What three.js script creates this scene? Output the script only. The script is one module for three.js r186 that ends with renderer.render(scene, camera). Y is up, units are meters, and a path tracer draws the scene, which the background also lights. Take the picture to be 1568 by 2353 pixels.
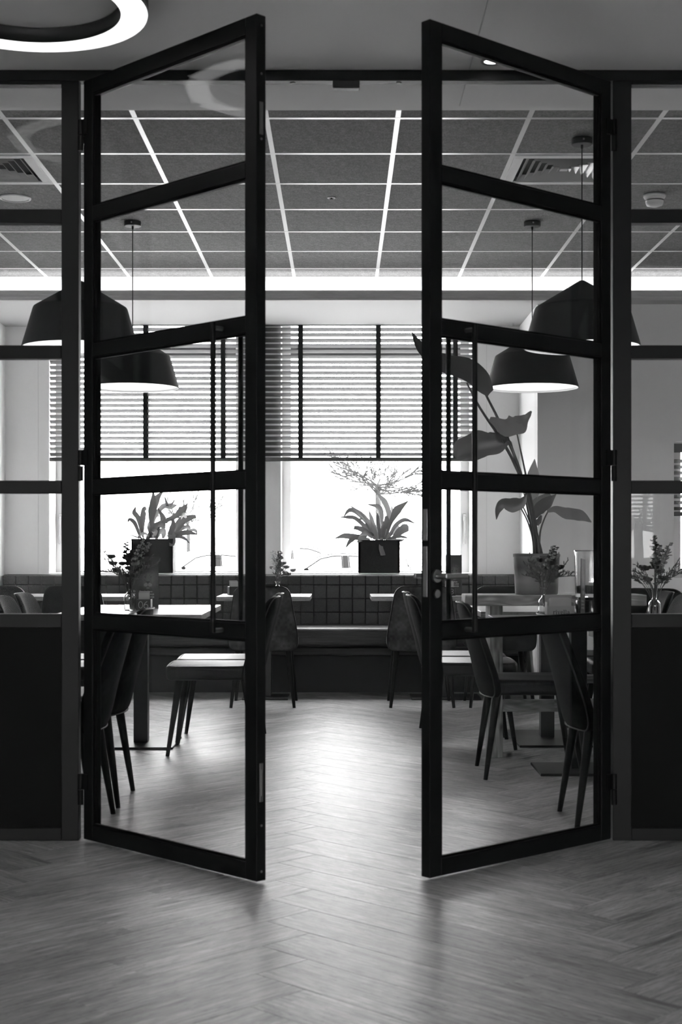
import * as THREE from 'three';
import { RoundedBoxGeometry } from 'three/addons/geometries/RoundedBoxGeometry.js';
import { mergeGeometries, mergeVertices } from 'three/addons/utils/BufferGeometryUtils.js';
import { RectAreaLightUniformsLib } from 'three/addons/lights/RectAreaLightUniformsLib.js';

// ------------------------------------------------------------------ camera, sky, exposure
RectAreaLightUniformsLib.init();
const scene = new THREE.Scene();
const FOCAL = 3310, EYE = 1.14;                       // focal length in pixels of the 1568 x 2353 frame, eye height
const camera = new THREE.PerspectiveCamera(2 * Math.atan(1253 / FOCAL) * 180 / Math.PI, 1568 / 2506, 0.05, 400);
camera.position.set(0, EYE, 0);
camera.setViewOffset(1568, 2506, 0, 0, 1568, 2353);   // a shifted lens keeps the verticals upright
camera.focus = 13; camera.userData.fStop = 5.6;
scene.background = new THREE.Color(1, 1, 1);          // even white overcast
scene.backgroundIntensity = 17.0;
const renderer = new THREE.WebGLRenderer({ antialias: true });
renderer.toneMapping = THREE.LinearToneMapping;
renderer.toneMappingExposure = 1.3;
renderer.shadowMap.enabled = true;
const COVE_LIGHT = 9.5, PENDANT_LIGHT = 7, RING_LIGHT = 1.6;

// ------------------------------------------------------------------ helpers
function rng(seed) { let a = seed >>> 0; return () => { a = (a + 0x6D2B79F5) | 0; let t = Math.imul(a ^ (a >>> 15), 1 | a); t = (t + Math.imul(t ^ (t >>> 7), 61 | t)) ^ t; return ((t ^ (t >>> 14)) >>> 0) / 4294967296; }; }
const V = (x, y, z) => new THREE.Vector3(x, y, z);
const used = new Set();
function numbered(name) { let n = name, k = 1; while (used.has(n)) n = name + '_' + String(k++).padStart(3, '0'); used.add(n); return n; }
function part(name, geometry, material, parent) {
  const m = new THREE.Mesh(geometry, material); m.name = name; m.castShadow = m.receiveShadow = true; parent.add(m); return m;
}
function thing(name, label, category, x = 0, y = 0, z = 0, turn = 0, group) {
  const g = new THREE.Group(); g.name = numbered(name); g.position.set(x, y, z); g.rotation.y = turn;
  g.userData = { label, category }; if (group) g.userData.group = group; scene.add(g); return g;
}
function struct(name, x = 0, y = 0, z = 0, turn = 0) {
  const g = new THREE.Group(); g.name = numbered(name); g.position.set(x, y, z); g.rotation.y = turn; g.userData = { kind: 'structure' }; scene.add(g); return g;
}
function copyOf(src, label, x, y, z, turn = 0) {
  const c = src.clone(); c.name = numbered(src.name.replace(/_\d{3}$/, '')); c.userData = { ...src.userData, label };
  c.position.set(x, y, z); c.rotation.y = turn; scene.add(c); return c;
}
// box from limits
function bx(x0, x1, y0, y1, z0, z1) { const g = new THREE.BoxGeometry(Math.abs(x1 - x0), Math.abs(y1 - y0), Math.abs(z1 - z0)); g.translate((x0 + x1) / 2, (y0 + y1) / 2, (z0 + z1) / 2); return g; }
function rb(x0, x1, y0, y1, z0, z1, r = 0.003, seg = 2) { const g = new RoundedBoxGeometry(Math.abs(x1 - x0), Math.abs(y1 - y0), Math.abs(z1 - z0), seg, r); g.translate((x0 + x1) / 2, (y0 + y1) / 2, (z0 + z1) / 2); return g; }
function merge(list) {
  return mergeGeometries(list.map((g) => { const n = g.index ? g.toNonIndexed() : g; for (const k of Object.keys(n.attributes)) if (!['position', 'normal', 'uv'].includes(k)) n.deleteAttribute(k); if (!n.attributes.uv) n.setAttribute('uv', new THREE.BufferAttribute(new Float32Array(n.attributes.position.count * 2), 2)); return n; }));
}
// box mapped uv in metres (dominant axis), grain along u
function uvMetres(g, along = 'x') {
  const p = g.attributes.position, n = g.attributes.normal, uv = new Float32Array(p.count * 2);
  for (let i = 0; i < p.count; i++) {
    const a = [Math.abs(n.getX(i)), Math.abs(n.getY(i)), Math.abs(n.getZ(i))], q = { x: p.getX(i), y: p.getY(i), z: p.getZ(i) };
    const drop = a[0] >= a[1] && a[0] >= a[2] ? 'x' : a[1] >= a[2] ? 'y' : 'z';
    const ax = ['x', 'y', 'z'].filter((k) => k !== drop);
    let u = ax.includes(along) ? along : ax[0]; const v = ax.find((k) => k !== u);
    uv[2 * i] = q[u]; uv[2 * i + 1] = q[v] + (drop === 'y' ? 0 : 0.37);
  }
  g.setAttribute('uv', new THREE.BufferAttribute(uv, 2)); return g;
}
// tapered tube along points
function tube(pts, r0, r1, sides = 6, steps = 0) {
  const c = pts.length > 2 || steps ? new THREE.CatmullRomCurve3(pts) : null;
  const n = steps || (pts.length > 2 ? pts.length * 4 : 1), ring = [];
  for (let i = 0; i <= n; i++) ring.push(c ? c.getPoint(i / n) : pts[0].clone().lerp(pts[1], i / n));
  const pos = [], uv = [], idx = []; let ref = V(0.31, 0.2, 0.93);
  for (let i = 0; i <= n; i++) {
    const t = ring[Math.min(n, i + 1)].clone().sub(ring[Math.max(0, i - 1)]).normalize();
    let a = ref.clone().addScaledVector(t, -ref.dot(t)); if (a.lengthSq() < 1e-4) a = V(1, 0, 0).addScaledVector(t, -t.x); a.normalize(); ref = a;
    const b = t.clone().cross(a), r = r0 + (r1 - r0) * i / n;
    for (let k = 0; k <= sides; k++) { const th = k / sides * Math.PI * 2; const p = ring[i].clone().addScaledVector(a, Math.cos(th) * r).addScaledVector(b, Math.sin(th) * r); pos.push(p.x, p.y, p.z); uv.push(k / sides, i / n); }
  }
  const s = sides + 1;
  for (let i = 0; i < n; i++) for (let k = 0; k < sides; k++) { const q = i * s + k; idx.push(q, q + s, q + 1, q + 1, q + s, q + s + 1); }
  for (const [base, flip] of [[0, 1], [n * s, 0]]) { for (let k = 1; k < sides - 1; k++) flip ? idx.push(base, base + k, base + k + 1) : idx.push(base, base + k + 1, base + k); }
  const g = new THREE.BufferGeometry(); g.setAttribute('position', new THREE.Float32BufferAttribute(pos, 3)); g.setAttribute('uv', new THREE.Float32BufferAttribute(uv, 2)); g.setIndex(idx); g.computeVertexNormals(); fixOut(g); return g;
}
function fixOut(g) { // turn faces outward if the volume is negative
  const p = g.attributes.position, ix = g.index.array; let v = 0; const a = V(), b = V(), c = V();
  for (let i = 0; i < ix.length; i += 3) { a.fromBufferAttribute(p, ix[i]); b.fromBufferAttribute(p, ix[i + 1]); c.fromBufferAttribute(p, ix[i + 2]); v += a.dot(b.cross(c)); }
  if (v < 0) { for (let i = 0; i < ix.length; i += 3) { const t = ix[i + 1]; ix[i + 1] = ix[i + 2]; ix[i + 2] = t; } g.computeVertexNormals(); }
}
// a closed outline blown up into a cushion: map(x, y, off) gives the point
function inflate(outline, half, map, rings = 8, power = 4) {
  const n = outline.length, pos = [], uv = [], idx = []; let cx = 0, cy = 0; for (const [x, y] of outline) { cx += x / n; cy += y / n; }
  const put = (x, y, o) => { const p = map(x, y, o); pos.push(p.x, p.y, p.z); uv.push(x, y); return pos.length / 3 - 1; };
  const layer = (sign) => { const rows = []; for (let j = 1; j < rings; j++) { const s = Math.cos(j / rings * Math.PI / 2) ** 0.6, o = sign * half * Math.pow(1 - Math.pow(s, power), 1 / power * 1.6); rows.push(outline.map(([x, y]) => put(cx + (x - cx) * s, cy + (y - cy) * s, o))); } rows.push(put(cx, cy, sign * half)); return rows; };
  const edge = outline.map(([x, y]) => put(x, y, 0));
  for (const sign of [1, -1]) {
    const rows = layer(sign), all = [edge, ...rows.slice(0, -1)], tip = rows[rows.length - 1];
    const tri = (a, b, c) => sign > 0 ? idx.push(a, b, c) : idx.push(a, c, b);
    for (let j = 0; j + 1 < all.length; j++) for (let k = 0; k < n; k++) { const k2 = (k + 1) % n; tri(all[j][k], all[j][k2], all[j + 1][k2]); tri(all[j][k], all[j + 1][k2], all[j + 1][k]); }
    for (let k = 0; k < n; k++) tri(all[all.length - 1][k], all[all.length - 1][(k + 1) % n], tip);
  }
  const g = new THREE.BufferGeometry(); g.setAttribute('position', new THREE.Float32BufferAttribute(pos, 3)); g.setAttribute('uv', new THREE.Float32BufferAttribute(uv, 2)); g.setIndex(idx); g.computeVertexNormals(); fixOut(g); return g;
}
function roundedOutline(corners, seg = 5) { // corners: [x, y, radius]
  const out = [], n = corners.length;
  for (let i = 0; i < n; i++) {
    const [x, y, r] = corners[i], [px, py] = corners[(i + n - 1) % n], [qx, qy] = corners[(i + 1) % n];
    const a = new THREE.Vector2(px - x, py - y).normalize(), b = new THREE.Vector2(qx - x, qy - y).normalize();
    const p0 = [x + a.x * r, y + a.y * r], p1 = [x + b.x * r, y + b.y * r];
    for (let k = 0; k <= seg; k++) { const t = k / seg, u = 1 - t; out.push([u * u * p0[0] + 2 * u * t * x + t * t * p1[0], u * u * p0[1] + 2 * u * t * y + t * t * p1[1]]); }
    const nx = corners[(i + 1) % n], len = Math.hypot(nx[0] - x, nx[1] - y), m = Math.max(0, Math.round((len - r - nx[2]) / 0.06) - 1);
    const e = [nx[0] - b.x * nx[2], nx[1] - b.y * nx[2]];
    for (let k = 1; k <= m; k++) out.push([p1[0] + (e[0] - p1[0]) * k / (m + 1), p1[1] + (e[1] - p1[1]) * k / (m + 1)]);
  }
  return out;
}
function lathe(profile, seg = 40) { return new THREE.LatheGeometry(profile.map(([r, y]) => new THREE.Vector2(Math.max(r, 0.0001), y)), seg); }
// a leaf blade: a folded strip with thickness along a curve
function blade(pts, widths, { face = V(0, 0.35, 1), fold = 0.25, thick = 0.0012, steps = 14, wave = 0, seed = 1 } = {}) {
  const c = new THREE.CatmullRomCurve3(pts), R = rng(seed), ph = R() * 6, pos = [], uv = [], idx = [], across = [-1, -0.5, 0, 0.5, 1];
  const W = (t) => { const f = t * (widths.length - 1), i = Math.min(widths.length - 2, Math.floor(f)); return widths[i] + (widths[i + 1] - widths[i]) * (f - i); };
  const grid = [[], []];
  for (let side = 0; side < 2; side++) for (let i = 0; i <= steps; i++) {
    const t = i / steps, p = c.getPoint(t), tan = c.getTangent(t), s = face.clone().cross(tan); if (s.lengthSq() < 1e-3) s.set(1, 0, 0); s.normalize(); const nrm = tan.clone().cross(s).normalize();
    const row = [];
    for (const a of across) {
      const w = W(t) * (1 + wave * 0.5 * Math.sin(t * 17 + ph + a * 2)), q = p.clone().addScaledVector(s, a * w).addScaledVector(nrm, Math.abs(a) * w * fold + wave * w * 0.35 * Math.sin(t * 13 + ph) * Math.abs(a) - side * thick);
      pos.push(q.x, q.y, q.z); uv.push(t, a * 0.5 + 0.5); row.push(pos.length / 3 - 1);
    }
    grid[side].push(row);
  }
  const quad = (a, b, c2, d) => idx.push(a, b, c2, a, c2, d), N = across.length;
  for (let i = 0; i < steps; i++) for (let k = 0; k + 1 < N; k++) { const A = grid[0], B = grid[1]; quad(A[i][k], A[i][k + 1], A[i + 1][k + 1], A[i + 1][k]); quad(B[i][k], B[i + 1][k], B[i + 1][k + 1], B[i][k + 1]); }
  for (let i = 0; i < steps; i++) { quad(grid[0][i][0], grid[0][i + 1][0], grid[1][i + 1][0], grid[1][i][0]); quad(grid[0][i][N - 1], grid[1][i][N - 1], grid[1][i + 1][N - 1], grid[0][i + 1][N - 1]); }
  const g = new THREE.BufferGeometry(); g.setAttribute('position', new THREE.Float32BufferAttribute(pos, 3)); g.setAttribute('uv', new THREE.Float32BufferAttribute(uv, 2)); g.setIndex(idx); g.computeVertexNormals(); return g;
}
// value noise
function noise2(seed, P) { const R = rng(seed), t = new Float32Array(P * P).map(() => R()); return (x, y) => { const xi = Math.floor(x), yi = Math.floor(y), s = (f) => f * f * (3 - 2 * f), fx = s(x - xi), fy = s(y - yi), at = (i, j) => t[((j % P + P) % P) * P + ((i % P + P) % P)]; return (at(xi, yi) * (1 - fx) + at(xi + 1, yi) * fx) * (1 - fy) + (at(xi, yi + 1) * (1 - fx) + at(xi + 1, yi + 1) * fx) * fy; }; }
function dataTexture(w, h, fn, srgb = false) {
  const d = new Uint8Array(w * h * 4);
  for (let y = 0; y < h; y++) for (let x = 0; x < w; x++) { const v = Math.max(0, Math.min(255, Math.round(255 * fn(x / w, y / h)))), i = 4 * (y * w + x); d[i] = d[i + 1] = d[i + 2] = v; d[i + 3] = 255; }
  const t = new THREE.DataTexture(d, w, h); t.wrapS = t.wrapT = THREE.RepeatWrapping; t.magFilter = THREE.LinearFilter; t.minFilter = THREE.LinearMipmapLinearFilter; t.generateMipmaps = true; if (srgb) t.colorSpace = THREE.SRGBColorSpace; t.needsUpdate = true; return t;
}
function canvasTexture(w, h, draw) { const c = document.createElement('canvas'); c.width = w; c.height = h; draw(c.getContext('2d'), w, h); const t = new THREE.CanvasTexture(c); t.colorSpace = THREE.SRGBColorSpace; return t; }
const gray = (v) => new THREE.Color().setRGB(v, v, v);
const mat = (v, roughness = 0.6, o = {}) => new THREE.MeshStandardMaterial({ color: gray(v), roughness, ...o });
const phys = (v, roughness, o = {}) => new THREE.MeshPhysicalMaterial({ color: gray(v), roughness, ...o });

// ------------------------------------------------------------------ materials
const nA = noise2(11, 64), nB = noise2(12, 128), nC = noise2(13, 256), nD = noise2(14, 512);
// oak grain: u along the plank (1 m), v across (1 m)
const grainFn = (u, v) => 0.55 * nC(u * 8, v * 256) + 0.30 * nB(u * 16, v * 128) + 0.35 * nD(u * 40, v * 512) + 0.35 * nA(u * 4, v * 24) - 0.28;
const grainMap = dataTexture(1024, 1024, (u, v) => { const g = grainFn(u, v), pore = nD(u * 56, v * 512) > 0.83 ? 0.16 : 0; return 0.74 + 0.46 * (g - 0.5) - pore * (0.4 + nA(u * 16, v * 32)); }, true);
const grainBump = dataTexture(1024, 1024, (u, v) => 0.5 + 0.5 * (grainFn(u, v) - 0.5));
const rusticMap = dataTexture(512, 512, (u, v) => { const w = 0.06 * nA(u * 6, v * 6), g = 0.5 * nC(u * 8, (v + w) * 128) + 0.5 * nB(u * 20, v * 64); const kx = ((u * 3.0) % 1) - 0.5, ky = ((v * 5.0) % 1) - 0.5; const knot = Math.exp(-(kx * kx * 260 + ky * ky * 60)); return 0.45 + 0.55 * g - 0.45 * knot; }, true);
const tileMap = dataTexture(512, 512, (u, v) => 0.80 + 0.20 * (nD(u * 320, v * 320) - 0.5) + 0.16 * (nC(u * 150, v * 60) - 0.5) + 0.10 * (nB(u * 40, v * 40) - 0.5), true);
const tileBump = dataTexture(512, 512, (u, v) => 0.6 * nD(u * 320, v * 320) + 0.4 * nC(u * 150, v * 60));
const leatherBump = dataTexture(512, 512, (u, v) => 0.6 * nD(u * 190, v * 190) + 0.4 * nB(u * 40, v * 40));
const leatherMap = dataTexture(512, 512, (u, v) => 0.72 + 0.30 * (nB(u * 14, v * 14) - 0.5) + 0.2 * (nC(u * 60, v * 60) - 0.5), true);
const plasterBump = dataTexture(512, 512, (u, v) => nD(u * 256, v * 256) * 0.7 + nB(u * 60, v * 60) * 0.3);
const throwBump = dataTexture(256, 256, (u, v) => nB(u * 2, v * 60) * 0.7 + nC(u * 30, v * 120) * 0.3);
const throwMap = dataTexture(256, 256, (u, v) => 0.62 + 0.35 * (nB(u * 3, v * 50) - 0.5) + 0.35 * (nA(u * 10, v * 10) - 0.5), true);
const M = {
  plaster: mat(0.78, 0.85, { bumpMap: plasterBump, bumpScale: 0.0006 }),
  hallPlaster: mat(0.74, 0.85, { bumpMap: plasterBump, bumpScale: 0.0006 }),
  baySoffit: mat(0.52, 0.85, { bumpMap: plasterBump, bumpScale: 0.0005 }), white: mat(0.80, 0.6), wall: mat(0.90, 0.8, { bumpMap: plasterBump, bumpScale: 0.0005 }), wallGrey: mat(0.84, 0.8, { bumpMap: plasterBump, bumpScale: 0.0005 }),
  tile: mat(0.29, 0.95, { map: tileMap, bumpMap: tileBump, bumpScale: 0.0015 }),
  tee: phys(0.75, 0.28), moulding: mat(0.55, 0.5),
  blackMetal: phys(0.008, 0.5, { specularIntensity: 0.45 }), doorMetal: phys(0.006, 0.5, { specularIntensity: 0.3 }), blackPanel: phys(0.004, 0.6, { specularIntensity: 0.2 }), steel: mat(0.30, 0.3, { metalness: 1 }), dullSteel: mat(0.22, 0.4, { metalness: 1 }),
  glass: phys(1, 0, { transmission: 1, thickness: 0, ior: 1.5 }),
  pane: phys(1, 0, { transmission: 1, thickness: 0, ior: 1.2 }),
  vaseGlass: phys(0.97, 0.02, { transmission: 1, thickness: 0, ior: 1.5 }),
  thickGlass: phys(0.97, 0.02, { transmission: 1, thickness: 0.01, ior: 1.5 }),
  subfloor: mat(0.05, 0.9),
  chairLeather: phys(0.018, 0.46, { specularIntensity: 0.4, map: leatherMap, bumpMap: leatherBump, bumpScale: 0.0006 }),
  chairBack: phys(0.018, 0.8, { specularIntensity: 0.12, map: leatherMap, bumpMap: leatherBump, bumpScale: 0.0006 }), chairFrontLit: phys(0.13, 0.75, { specularIntensity: 0.4, map: leatherMap, bumpMap: leatherBump, bumpScale: 0.0006 }), chairHalfLit: phys(0.032, 0.55, { specularIntensity: 0.4, map: leatherMap, bumpMap: leatherBump, bumpScale: 0.0006 }),  // last two: front light on the window chairs put into lighter leather
  chairLeg: phys(0.010, 0.5, { specularIntensity: 0.35 }), piping: phys(0.02, 0.5, { specularIntensity: 0.4 }),
  benchLeather: phys(0.075, 0.42, { map: leatherMap, bumpMap: leatherBump, bumpScale: 0.0008 }), benchBase: mat(0.018, 0.6), seam: mat(0.03, 0.6),
  tableTop: phys(0.42, 0.32, { map: grainMap, bumpMap: grainBump, bumpScale: 0.0003 }), tableSteel: mat(0.02, 0.4),
  rustic: mat(0.46, 0.7, { map: rusticMap, bumpMap: rusticMap, bumpScale: 0.002 }),
  shade: phys(0.008, 0.6), shadeInside: mat(0.85, 0.6), cord: mat(0.02, 0.6),
  slat: mat(0.085, 0.45), tape: mat(0.012, 0.9), winFrame: mat(0.55, 0.45), winDark: mat(0.10, 0.5),
  planter: mat(0.009, 0.8, { bumpMap: plasterBump, bumpScale: 0.0015 }), soil: mat(0.03, 1),
  clay: mat(0.34, 0.75, { map: throwMap, bumpMap: throwBump, bumpScale: 0.002 }),
  leafDark: phys(0.07, 0.45, { side: THREE.DoubleSide }), leafMid: phys(0.20, 0.8, { side: THREE.DoubleSide, transmission: 0.35, thickness: 0 }),
  leafPale: phys(0.36, 0.85, { side: THREE.DoubleSide, transmission: 0.35, thickness: 0 }), stem: mat(0.05, 0.5),
  flowerDark: mat(0.03, 0.8, { side: THREE.DoubleSide }), flowerPale: phys(0.7, 0.9, { side: THREE.DoubleSide, transmission: 0.45, thickness: 0 }), flowerMid: phys(0.3, 0.9, { side: THREE.DoubleSide, transmission: 0.4, thickness: 0 }),
  paper: mat(0.38, 0.6), card: mat(0.22, 0.6), black: mat(0.012, 0.5), sand: mat(0.02, 1, { bumpMap: tileBump, bumpScale: 0.004 }),
  carPaint: phys(0.75, 0.25, { clearcoat: 1, clearcoatRoughness: 0.05 }), carGlass: phys(0.35, 0.08), carPillar: phys(0.012, 0.9, { specularIntensity: 0.1 }), carTrim: phys(0.004, 1, { specularIntensity: 0.03 }), tyre: mat(0.03, 0.9),
  bark: phys(0.03, 1, { specularIntensity: 0.05 }), ground: mat(0.45, 0.95, { bumpMap: plasterBump, bumpScale: 0.01 }), concrete: mat(0.35, 0.9),
};
const planks = [0.60, 0.66, 0.72, 0.55].map((v) => phys(v, 0.43, { map: grainMap, bumpMap: grainBump, bumpScale: 0.0012 }));
const glow = (v) => new THREE.MeshStandardMaterial({ color: gray(0.8), emissive: gray(1), emissiveIntensity: v, roughness: 0.6 });
function areaLight(w, h, radiance, at, towards, parent = scene) { const l = new THREE.RectAreaLight(0xffffff, radiance, w, h); l.position.copy(at); parent.add(l); l.lookAt(towards); return l; }

// ------------------------------------------------------------------ the setting: levels
const PART_Z = 5.557, SOFFIT = 2.975, TILE = 3.111, SOFFIT_EDGE = 6.03, COVE_Z = 10.574, LEDGE_Z = 10.38, BAY_TOP = 2.906, WIN_Z = 11.62, GLASS_Z = 11.90;
const LEFT = -2.71, RIGHT = 3.9, HALL_L = -3.3, HALL_R = 4.0, HALL_BACK = 4.7, BAY_R = 1.44, HEAD = 3.03, FAR_Z = 10.55;
// floor of herringbone planks
{
  const floor = struct('floor');
  part('subfloor', bx(HALL_L - 0.3, HALL_R + 0.3, -0.25, -0.0062, HALL_BACK + 0.3, -WIN_Z - 0.5), M.subfloor, floor);
  const w = 0.19, L = 1.33, gap = 0.0024, R = rng(5), variants = [];
  for (let k = 0; k < 6; k++) { const g = new THREE.BoxGeometry(L - gap, 0.006, w - gap); const p = g.attributes.position, uv = g.attributes.uv; for (let i = 0; i < p.count; i++) uv.setXY(i, p.getX(i) + 0.31 * k, p.getZ(i) + 0.167 * k); variants.push(g); }
  const q = Math.SQRT1_2, ox = -0.225 - (L - w) * q, oz = 7.055 - (L + w) * q, seen = [];
  for (let m = -6; m <= 6; m++) for (let i = -90; i <= 90; i++) for (const kind of [0, 1]) {
    const ca = kind ? L + w / 2 : L / 2, cb = kind ? w - L / 2 : w / 2, a = ca + i * w + m * L, b = cb + i * w - m * L;
    const x = (a - b) * q + ox, Z = (a + b) * q + oz;
    if (Z < 0.6 || Z > 11.9 || x < HALL_L - 0.3 || x > HALL_R + 0.3) continue;
    const d = Math.max(0, Math.abs(x) - 0.24 * Math.max(Z, 3));      // how far outside the view
    seen.push([d, x, Z, kind]);
  }
  seen.sort((s, t) => s[0] - t[0]);
  seen.slice(0, 300).forEach(([, x, Z, kind]) => {
    const p = part('plank', variants[Math.floor(R() * 6)], planks[Math.floor(R() * 4)], floor);
    p.position.set(x, -0.003, -Z); p.rotation.y = (kind ? -1 : 1) * Math.PI / 4 + (R() < 0.5 ? Math.PI : 0);
  });
  const rest = [];
  seen.slice(300).forEach(([, x, Z, kind]) => { const g = variants[Math.floor(R() * 6)].clone(); g.rotateY((kind ? -1 : 1) * Math.PI / 4); g.translate(x, -0.003, -Z); rest.push(g); });
  if (rest.length) { const s = part('plank_field', merge(rest), planks[1], floor); s.userData.kind = 'stuff'; }
  part('hall_floor', bx(HALL_L, HALL_R, -0.006, -0.0005, -0.4, HALL_BACK), planks[1], floor);
}
// ceilings
{
  const c = struct('ceiling');
  // plaster soffit in two boards with an open seam
  part('soffit_board', bx(HALL_L - 0.2, 0.494, SOFFIT, SOFFIT + 0.012, HALL_BACK + 0.2, -SOFFIT_EDGE), M.hallPlaster, c);
  part('soffit_board', bx(0.4965, HALL_R + 0.2, SOFFIT, SOFFIT + 0.012, HALL_BACK + 0.2, -SOFFIT_EDGE), M.hallPlaster, c);
  part('soffit_core', bx(HALL_L - 0.2, HALL_R + 0.2, SOFFIT + 0.0125, TILE + 0.05, HALL_BACK + 0.2, -SOFFIT_EDGE + 0.001), M.plaster, c);
  part('edge_strip', bx(LEFT - 0.1, HALL_R, TILE, TILE + 0.01, -SOFFIT_EDGE, -6.527), M.hallPlaster, c);
  part('roof_slab', bx(HALL_L - 0.3, HALL_R + 0.3, TILE + 0.06, TILE + 0.3, HALL_BACK + 0.3, -GLASS_Z - 0.3), M.concrete, c);
  const X = [], Z = [6.05]; for (let k = -6; k <= 6; k++) X.push(0.262 + 0.606 * k); for (let k = 0; k <= 6; k++) Z.push(6.650 + 0.6013 * k); Z.push(COVE_Z + 0.03);
  const geo = {}; const R = rng(9);
  for (let i = 0; i + 1 < X.length; i++) for (let j = 0; j + 1 < Z.length; j++) {
    const x0 = Math.max(X[i], LEFT - 0.05), x1 = Math.min(X[i + 1], RIGHT), z0 = j === 0 ? 6.527 : Z[j], z1 = Z[j + 1]; if (x1 - x0 < 0.05) continue;
    if (j === 2 && (i === 3 || i === 8 - 1)) { if (Math.abs(x0 - 0.868) < 0.01) continue; }
    if (j === 2 && (Math.abs(x0 + 2.162) < 0.01)) continue;
    const key = (x1 - x0).toFixed(3) + (z1 - z0).toFixed(3);
    if (!geo[key]) { geo[key] = []; for (let k = 0; k < 3; k++) { const g = new THREE.BoxGeometry(x1 - x0 - 0.004, 0.015, z1 - z0 - 0.004); const p = g.attributes.position, uv = g.attributes.uv; for (let n = 0; n < p.count; n++) uv.setXY(n, p.getX(n) * 1.3 + k * 0.37, p.getZ(n) * 1.3 + k * 0.21); geo[key].push(g); } }
    const t = part('ceiling_tile', geo[key][Math.floor(R() * 3)], M.tile, c); t.position.set((x0 + x1) / 2, TILE + 0.0085, -(z0 + z1) / 2);
  }
  X.forEach((x) => { if (x > LEFT && x < RIGHT) part('tee_bar', bx(x - 0.012, x + 0.012, TILE - 0.0005, TILE + 0.012, -6.527, -COVE_Z), M.tee, c); });
  Z.slice(1, -1).forEach((z) => part('tee_bar', bx(LEFT, RIGHT, TILE - 0.001, TILE + 0.012, -z + 0.012, -z - 0.012), M.tee, c));
  // cove: white upright face, trough and moulded ledge, and the lowered bay soffit
  part('cove_face', bx(LEFT - 0.05, RIGHT + 0.05, BAY_TOP + 0.012, TILE + 0.05, -COVE_Z, -COVE_Z - 0.1), M.white, c);
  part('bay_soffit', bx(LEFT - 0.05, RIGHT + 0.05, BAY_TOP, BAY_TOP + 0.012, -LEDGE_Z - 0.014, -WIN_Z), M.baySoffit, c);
  const prof = [[0, 0], [0, 0.012], [0.008, 0.018], [0.008, 0.026], [0.002, 0.034], [0.002, 0.046], [0.012, 0.056], [0.012, 0.069], [-0.02, 0.069], [-0.02, 0]];
  const sh = new THREE.Shape(prof.map(([a, b]) => new THREE.Vector2(a, b))), g = new THREE.ExtrudeGeometry(sh, { depth: RIGHT - LEFT, bevelEnabled: false });
  g.rotateY(Math.PI / 2); g.scale(1, 1, -1); // profile x -> depth
  const idx = g.attributes.position; for (let i = 0; i < idx.count; i++) { const x = idx.getX(i), y = idx.getY(i), z = idx.getZ(i); idx.setXYZ(i, LEFT + x, BAY_TOP + y, -LEDGE_Z + z * 1); }
  const gg = g.index ? g.toNonIndexed() : g; // reorder after mirroring
  for (const at of ['position', 'normal', 'uv']) { const A = gg.attributes[at], n = A.itemSize, b = A.array; for (let i = 0; i < A.count; i += 3) for (let k = 0; k < n; k++) { const t = b[(i + 1) * n + k]; b[(i + 1) * n + k] = b[(i + 2) * n + k]; b[(i + 2) * n + k] = t; } }
  gg.computeVertexNormals();
  const trim = struct('trim_1'); part('moulded_ledge', gg, M.moulding, trim);
}
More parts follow.
